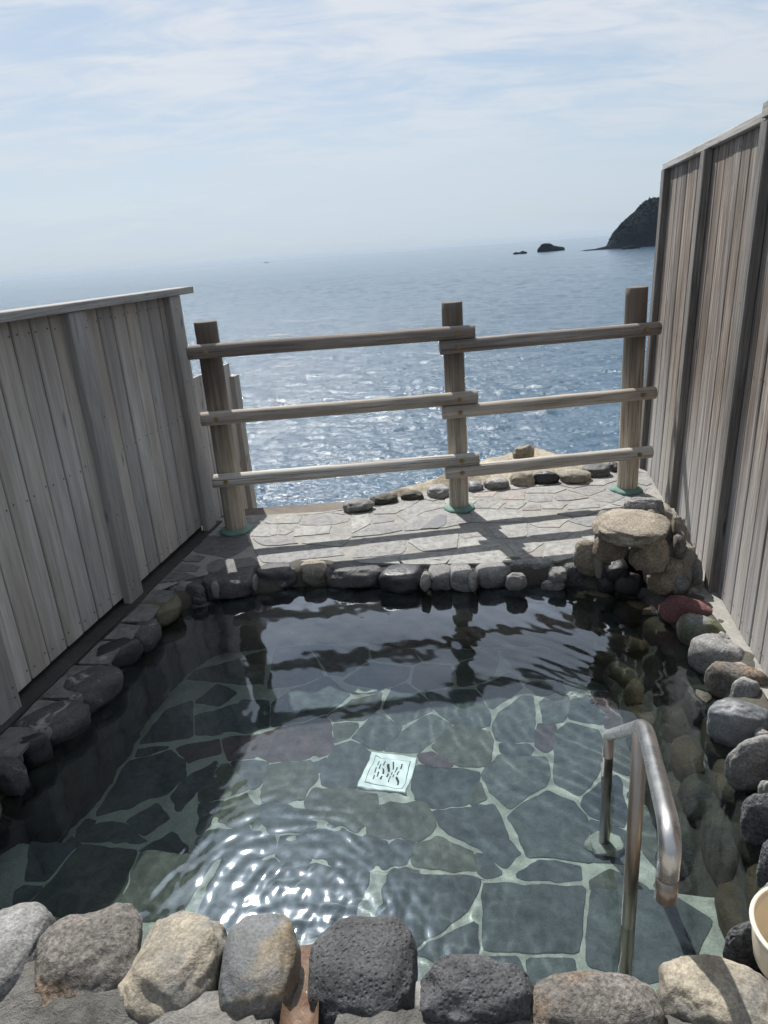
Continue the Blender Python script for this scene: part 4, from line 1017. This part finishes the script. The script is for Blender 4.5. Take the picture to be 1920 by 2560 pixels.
# dark ledge under the left fence
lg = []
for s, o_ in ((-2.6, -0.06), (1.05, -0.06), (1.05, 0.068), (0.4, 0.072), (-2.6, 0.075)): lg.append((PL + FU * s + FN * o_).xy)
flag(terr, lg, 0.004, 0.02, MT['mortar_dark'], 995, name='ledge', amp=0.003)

# ------------------------------------------------------------------ stones of the bath rim
rim = empty('pool_rim', (0, 2.2, 0)); tag(rim, 'rim of mortared river stones running right round the bath', 'rim')
def rs_(mat, cx, cy, l, w, a, zc, rz, seed, **kw):
    o = rock_at(kw.pop('name', 'stone'), rim, MT[mat], cx, cy, l, w, a, zc, rz, seed, **kw); o.location = o.location - rim.location; return o
# back row
for i, (x0, y0, x1, y1, mt_, sq, rg) in enumerate([(516, 1420, 640, 1492, 'rock_dark', .6, .09), (645, 1410, 746, 1470, 'rock_dark', .75, .16), (754, 1402, 824, 1464, 'rock_tan', .75, .08), (818, 1410, 950, 1470, 'rock_dark', .7, .13),
        (953, 1416, 1060, 1480, 'rock_black', .75, .08), (1073, 1412, 1130, 1476, 'rock_grey', .75, .10), (1122, 1410, 1180, 1476, 'rock_grey', .75, .08), (1187, 1408, 1274, 1470, 'rock_grey', .78, .09), (1268, 1412, 1320, 1450, 'rock_grey', .6, .12), (1307, 1405, 1384, 1452, 'rock_grey', .65, .11), (1405, 1412, 1486, 1462, 'rock_salt', .75, .08)]):
    rs_(mt_, (x0 + x1) / 2, (y0 + y1) / 2 - 3, x1 - x0 + 2, y1 - y0 + 2, 3, -0.055, 0.066, 300 + i, square=sq, rough=rg * 1.25, k=1.07, flat=0.2)
rs_('rock_grey', 1383, 1464, 66, 26, 0, -0.08, 0.03, 312)
# left row
for i, (cx, cy, l, w, a, mt_, rz) in enumerate([(490, 1487, 64, 52, 30, 'rock_dark', .05), (440, 1478, 60, 40, 10, 'rock_dark', .04), (392, 1525, 118, 66, 14, 'rock_olive', .045), (361, 1588, 88, 58, 55, 'rock_dark', .045), (291, 1640, 134, 64, 24, 'rock_black', .05),
        (231, 1722, 150, 82, 36, 'rock_dark', .055), (137, 1812, 172, 84, 26, 'rock_dark', .055), (88, 1876, 74, 56, 20, 'rock_black', .05), (28, 1862, 80, 46, 18, 'rock_red', .04), (24, 1946, 104, 92, 40, 'rock_dark', .06), (-40, 2020, 110, 90, 40, 'rock_dark', .06), (-90, 2130, 130, 110, 50, 'rock_grey', .06)]):
    rs_(mt_, cx, cy, l + 4, w + 6, a, -0.055, rz + 0.018, 330 + i, rough=.11, square=.75, k=1.12, flat=0.15)
# right row
for i, (cx, cy, l, w, a, mt_, rz) in enumerate([(1721, 1535, 138, 62, -14, 'rock_red', .05), (1752, 1584, 130, 66, -20, 'rock_green', .055), (1790, 1645, 146, 82, -24, 'rock_grey', .06), (1843, 1714, 156, 72, -18, 'rock_brown', .06), (1862, 1742, 76, 50, -20, 'rock_grey', .05),
        (1850, 1816, 150, 104, -12, 'rock_blue', .07), (1895, 1918, 120, 130, -50, 'rock_grey', .075), (1930, 2058, 112, 128, -80, 'rock_salt', .07), (1935, 2170, 110, 100, 0, 'rock_salt', .07), (1950, 2270, 130, 110, 0, 'rock_grey', .06), (1888, 2372, 118, 136, -60, 'rock_salt', .06)]):
    rs_(mt_, cx, cy, l + 6, w + 12, a, -0.045, rz + 0.025, 360 + i, rough=.10, square=.76, sub=5 if i > 4 else 4, k=1.12)
# near row: the big stones
FR = [(22, 2392, 196, 236, 0, 'rock_grey', .7, .07, 'purple-grey oval stone at the left end of the near rim'), (223, 2400, 270, 216, 14, 'rock_brown', .72, .12, 'rough brown-grey oval stone of the near rim'),
      (442, 2423, 222, 262, -8, 'rock_tan', .72, .13, 'pale tan cracked stone of the near rim'), (650, 2430, 184, 262, 4, 'rock_patch', .72, .07, 'smooth dark grey stone with a tan patch'),
      (912, 2440, 262, 258, 0, 'rock_basalt', .70, .08, 'large square dark speckled stone of the near rim'), (1192, 2505, 282, 200, 0, 'rock_basalt', .75, .12, 'blackish knobbly stone of the near rim'),
      (1487, 2545, 330, 210, 0, 'rock_brown', .75, .07, 'low brown-grey stone in front of the handrail'), (1810, 2520, 320, 200, -14, 'rock_tan', .72, .12, 'big tan stone at the right end of the near rim')]
for i, (cx, cy, l, w, a, mt_, sq, rg, lab) in enumerate(FR):
    rs_(mt_, cx, cy + (14 if i < 2 else 6), l, w + (36 if i < 2 else 14), a, 0.0, 0.085, 400 + i, sub=5, rough=rg, square=sq, label=lab, k=1.05)
rs_('rock_tan', 130, 2345, 90, 60, 10, -0.03, 0.04, 421)
rs_('rock_dark', 727, 2420, 40, 170, -4, -0.03, 0.06, 422)
# ground and mortar in front of the stones
for i, (cx, cy, l, w, a, mt_) in enumerate([(60, 2520, 170, 60, 5, 'mortar_white'), (300, 2560, 90, 70, 0, 'mortar_white'), (555, 2545, 70, 80, 0, 'mortar_white'), (1050, 2520, 50, 140, 0, 'mortar_white'), (1330, 2540, 60, 110, 0, 'mortar_white')]):
    rs_(mt_, cx, cy, l, w, a, -0.02, 0.045, 430 + i, name='mortar_lump', rough=.15)
ch0, ch1 = at(768, 2362, -0.088), at(748, 2640, 0.055)
vv, ff = [], []; idx = [i for i in range(220) if OUT[i].y < 1.75 and (OUT[i].y < 1.45 or OUT[i].x > 0)]
st_ = next(i for i in range(220) if i in idx and (i - 1) % 220 not in idx); idx = []
while OUT[st_ % 220].y < 1.75 and len(idx) < 200 and (OUT[st_ % 220].y < 1.5 or OUT[st_ % 220].x > 0): idx.append(st_ % 220); st_ += 1
for i in idx:
    for j, (o_, z) in enumerate(((0.03, -0.14), (0.045, -0.06), (0.075, -0.01), (0.12, 0.022), (0.18, 0.03), (0.24, 0.022), (0.30, 0.01), (0.36, -0.002), (0.5, -0.02))):
        p = OUT[i] + NRM[i] * o_; n = noise.fractal(Vector((p.x * 9, p.y * 9, 3)), 1.0, 2.0, 5); n2 = noise.noise(Vector((p.x * 4, p.y * 4, 9)))
        tch = max(0.0, 1 - abs(p.x - (ch0.x + (p.y - ch0.y) * (ch1.x - ch0.x) / (ch1.y - ch0.y))) / 0.06); vv.append((p.x + n * 0.01, p.y + n * 0.01 - rim.location.y, z + 0.014 * (j > 1) + (n * 0.03 + n2 * 0.025) * (1 if j > 1 else 0.3) - 0.14 * tch ** 0.5))
nj = 9; ff = [(k * nj + j, k * nj + j + 1, (k + 1) * nj + j + 1, (k + 1) * nj + j) for k in range(len(idx) - 1) for j in range(nj - 1)]
put('mortar_bed', mesh('mortar_bed', vv, ff, True), rim, MT['mortar_bed'], label='rough grey mortar bed under the near stones')
# lumps of mortar between the side stones
for i, (cx, cy, l, w, a) in enumerate([(262, 1668, 60, 34, 30), (190, 1762, 62, 34, 30), (106, 1842, 64, 36, 20), (30, 1900, 70, 40, 20), (330, 1600, 50, 30, 30), (468, 1476, 60, 30, 10), (1725, 1492, 60, 30, -10), (1806, 1610, 70, 36, -30), (1905, 1850, 60, 60, 0), (1915, 1985, 60, 60, 0), (540, 1475, 40, 26, 0), (638, 1455, 30, 40, 0), (1064, 1455, 30, 44, 0), (1182, 1455, 26, 44, 0), (1290, 1455, 60, 36, 0), (1395, 1440, 50, 44, 0)]):
    rs_('mortar_white', cx, cy, l, w, a, -0.04, 0.045, 450 + i, name='mortar_lump', rough=.16)
# overflow channel between two near stones
dch = (ch1 - ch0).normalized(); sch = Vector((dch.y, -dch.x, 0)).normalized() * 0.034
vv, ff = [], []
for k in range(13):
    p = ch0.lerp(ch1, k / 12)
    for j in range(7):
        u = (j - 3) / 3; q = p + sch * u * 1.15; vv.append((q.x, q.y, q.z + 0.035 * u ** 4 + 0.004 * noise.noise(Vector((q.x * 30, q.y * 30, 0)))))
ff = [(k * 7 + j, k * 7 + j + 1, (k + 1) * 7 + j + 1, (k + 1) * 7 + j) for k in range(12) for j in range(6)]
put('overflow_channel', mesh('overflow_channel', [Vector(v) - rim.location for v in vv], ff, True), rim, MT['channel'], label='wet brown overflow channel between two near stones')

# ------------------------------------------------------------------ rock spout in the far right corner
sp = empty('rock_spout', at(1600, 1440, 0)); tag(sp, 'pile of mortared tan boulders with a dark spout cavity in the corner', 'rock pile')
def sp_(mat, cx, cy, l, w, a, zc, rz, seed, name='stone', label=None, **kw):
    o = rock_at(name, sp, MT[mat], cx, cy, l, w, a, zc, rz, seed, label=label, **kw); o.location = o.location - sp.location; return o
sp_('rock_sand', 1574, 1318, 184, 84, -5, 0.31, 0.052, 500, sub=5, rough=.12, square=.80, flat=0.2, k=1.04, label='broad flat-topped tan capstone of the spout')
sp_('rock_grey', 1610, 1268, 108, 40, -3, 0.33, 0.05, 501, sub=5, rough=.12)
sp_('rock_sand', 1526, 1366, 106, 56, 8, 0.21, 0.07, 502, rough=.10, k=1.1)
sp_('rock_sand', 1470, 1394, 76, 72, 40, 0.05, 0.09, 503, rough=.12, k=1.15)
sp_('rock_sand', 1622, 1384, 128, 74, 4, 0.19, 0.085, 504, sub=5, rough=.13)
sp_('rock_brown', 1698, 1362, 52, 62, 0, 0.20, 0.065, 505, rough=.08)
sp_('rock_sand', 1685, 1312, 30, 40, 0, 0.28, 0.05, 506)
sp_('rock_sand', 1680, 1426, 70, 54, 0, 0.08, 0.06, 507, rough=.14)
sp_('rock_sand', 1655, 1458, 84, 40, -6, 0.03, 0.05, 508, rough=.14)
sp_('rock_grey', 1730, 1425, 40, 64, 10, 0.08, 0.06, 509)
sp_('rock_grey', 1700, 1462, 60, 50, 0, 0.02, 0.05, 510)
sp_('rock_wet', 1540, 1424, 70, 56, 0, 0.03, 0.05, 511)
sp_('rock_wet', 1570, 1462, 80, 50, 0, -0.03, 0.06, 512)
sp_('rock_wet', 1518, 1462, 56, 44, 0, -0.06, 0.05, 513)
sp_('rock_wet', 1625, 1490, 90, 50, -8, -0.08, 0.06, 514)
sp_('mortar_sand', 1650, 1350, 176, 130, 0, 0.16, 0.175, 515, name='mortar_core', rough=.2, sub=5)
sp_('mortar_sand', 1672, 1425, 170, 130, -10, 0.04, 0.165, 516, name='mortar_core', rough=.2, sub=5)
sp_('mortar_sand', 1735, 1455, 90, 90, -20, 0.0, 0.10, 519, name='mortar_core', rough=.14)
sp_('mortar_sand', 1500, 1400, 70, 60, 20, 0.06, 0.10, 520, name='mortar_core', rough=.12)
sp_('mortar_sand', 1512, 1335, 70, 50, 0, 0.12, 0.13, 517, name='mortar_core', rough=.10)
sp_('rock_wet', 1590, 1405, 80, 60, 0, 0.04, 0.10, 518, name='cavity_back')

# ------------------------------------------------------------------ steel handrail
hr = empty('handrail', (0.6, 1.5, ZS)); tag(hr, 'stainless steel tube handrail leading down into the bath', 'handrail')
def tube(pts, r, segs=20, caps=True):
    vv, ff = [], []; n = len(pts); prev = None
    for k, p in enumerate(pts):
        t = (pts[min(k + 1, n - 1)] - pts[max(k - 1, 0)]).normalized()
        if prev is None:
            x = t.orthogonal().normalized()
        else:
            x = (prev - t * prev.dot(t)).normalized()
        prev = x; y = t.cross(x)
        for i in range(segs): a = 2 * math.pi * i / segs; vv.append(p + x * (r * math.cos(a)) + y * (r * math.sin(a)))
    for k in range(n - 1):
        for i in range(segs): a, b = k * segs + i, k * segs + (i + 1) % segs; ff.append((a, b, b + segs, a + segs))
    if caps: ff.append(tuple(range(segs))[::-1]); ff.append(tuple((n - 1) * segs + i for i in range(segs)))
    return vv, ff
def smooth_path(P, r=0.05, n=7):
    out = [P[0]]
    for i in range(1, len(P) - 1):
        a = (P[i - 1] - P[i]); b = (P[i + 1] - P[i]); ra = min(r, a.length * 0.45); rb = min(r, b.length * 0.45)
        p0, p2 = P[i] + a.normalized() * ra, P[i] + b.normalized() * rb
        for k in range(n + 1): t = k / n; out.append(p0 * (1 - t) ** 2 + P[i] * 2 * t * (1 - t) + p2 * t * t)
    out.append(P[-1]); return out
TR = 0.017
bt = dep(1522, 1838, 2.30); bd = dep(1612, 1815, 1.50); lo = dep(1678, 2085, 1.08)
base_b = Vector((bt.x, bt.y, ZF)); 
def hput(name, pts, mat, label=None, r=TR):
    vv, ff = tube(pts, r); o = put(name, mesh(name, [v - hr.location for v in vv], ff, True), hr, mat, label=label); return o
end = dep(1680, 2290, 1.10); end.x, end.y = lo.x, lo.y
end.z = lo.z - 0.13
hput('grab_tube', smooth_path([bt, bd, lo, Vector((lo.x, lo.y, lo.z - 0.09))], 0.07), MT['steel'])
hput('end_sleeve', [Vector((lo.x, lo.y, lo.z - 0.085)), Vector((lo.x, lo.y, end.z))], MT['steel_stained'], 'dull sleeve welded to the free end of the handrail', TR * 1.012)
hput('leg', [bt + Vector((0, 0, 0.0)), base_b], MT['steel_stained'], 'short far leg standing in the water')
lt = bt.lerp(bd, 0.93)
hput('leg', [lt, Vector((lt.x, lt.y, ZS - 0.02))], MT['steel_stained'], 'long near leg standing on the submerged step')
me_ = rock_mesh(77, 3, 0.25, 0.8); me_.transform(Matrix.Diagonal((0.062, 0.055, 0.022, 1)))
fl_ = put('mortar_pad', me_, hr, MT['mortar_pool'], Vector((base_b.x, base_b.y, ZF + 0.012)) - hr.location)
CAUST.append(fl_)

# ------------------------------------------------------------------ cream wash bowl
bc = dep(2030, 2318, 1.44)
bowl = empty('wash_bowl', (bc.x, bc.y, 0.035)); tag(bowl, 'cream plastic wash bowl cut off by the right edge', 'bowl')
def lathe(prof, segs=56):
    vv, ff = [], []
    for (r, z) in prof:
        for i in range(segs): a = 2 * math.pi * i / segs; vv.append((r * math.cos(a), r * math.sin(a), z))
    for k in range(len(prof) - 1):
        for i in range(segs): a, b = k * segs + i, k * segs + (i + 1) % segs; ff.append((a, b, b + segs, a + segs))
    return vv, ff
bp = [(0.001, 0.004), (0.075, 0.0), (0.088, 0.006), (0.097, 0.02), (0.102, 0.05), (0.106, 0.085), (0.108, 0.112)]
bi = [(0.1045, 0.112), (0.102, 0.085), (0.098, 0.05), (0.093, 0.024), (0.084, 0.012), (0.07, 0.009), (0.001, 0.009)]
v_, f_ = lathe(bp + bi); put('body', mesh('body', v_, f_, True), bowl, MT['cream'])
v_, f_ = lathe([(0.1035 + 0.0045 + 0.0052 * math.cos(a), 0.113 + 0.0045 * math.sin(a)) for a in [k * math.pi / 6 for k in range(13)]]); put('rolled_rim', mesh('rolled_rim', v_, f_, True), bowl, MT['cream'])

# ------------------------------------------------------------------ skerries and a ship out at sea
def skerry(x0, x1, yb, top, seed, label):
    a, b = at(x0, yb, SEA), at(x1, yb - 0.074 * (x1 - x0), SEA); c = (a + b) / 2; half = (b - a).length / 2
    d = ray((x0 + x1) / 2, top); h = (EYE + d * (c.y / d.y)).z - SEA
    me = rock_mesh(seed, 4, 0.34, 0.95); me.transform(Matrix.Diagonal((half, half * 0.8, h * 1.15, 1))); o = link('skerry', me, None, MT['headland']); o.location = (c.x, c.y, SEA - 0.15 * h)
    tag(o, label, 'rock', 'skerries off the headland'); return o
skerry(1336, 1404, 631, 612, 610, 'larger humped dark rock rising from the sea off the headland')
skerry(1284, 1318, 636, 629, 611, 'smaller flat dark rock in the sea left of the humped rock')
skerry(1556, 1600, 624, 611, 612, 'low dark rock at the foot of the headland')
cs = at(666, 655.6, SEA); cs = EYE + (cs - EYE) * 1.0
sp_d = 5200.0; dd = ray(666, 653); pos = EYE + dd * (sp_d / dd.y)
ship = empty('cargo_ship', (pos.x, pos.y, SEA)); tag(ship, 'tiny cargo ship on the horizon', 'ship')
def hull():
    pts = [(-17, 0), (-15, 2.6), (13, 2.6), (19, 0), (13, -2.6), (-15, -2.6)]; vv = [(x * 0.94, y * 0.85, -1) for x, y in pts] + [(x, y, 3.2) for x, y in pts]; n = 6
    return mesh('hull', vv, [(i, (i + 1) % n, n + (i + 1) % n, n + i) for i in range(n)] + [tuple(range(n, 2 * n))])
put('hull', hull(), ship, MT['ship']); put('bridge', box_mesh('bridge', -14, -8, -2, 2, 3.2, 9.5, 0.3), ship, MT['ship']); put('mast', box_mesh('mast', 7.6, 8.2, -0.3, 0.3, 3.2, 9, 0.05), ship, MT['ship'])

# ------------------------------------------------------------------ sea haze
hzb = link('haze', box_mesh('haze', -41000, 41000, -41000, 41000, SEA - 4, 62), None, None); tag(hzb, kind='stuff')
M = Mat('sea_haze'); M.nt.nodes.remove(M.b)
pv = M.n('ShaderNodeVolumePrincipled', {'Color': (0.62, 0.74, 0.88, 1), 'Density': 0.000042, 'Anisotropy': 0.0})
M.nt.links.new(pv.outputs[0], M.nt.nodes['Material Output'].inputs['Volume']); hzb.data.materials.append(M.m)

for o in CAUST: o.cycles.is_caustics_receiver = True
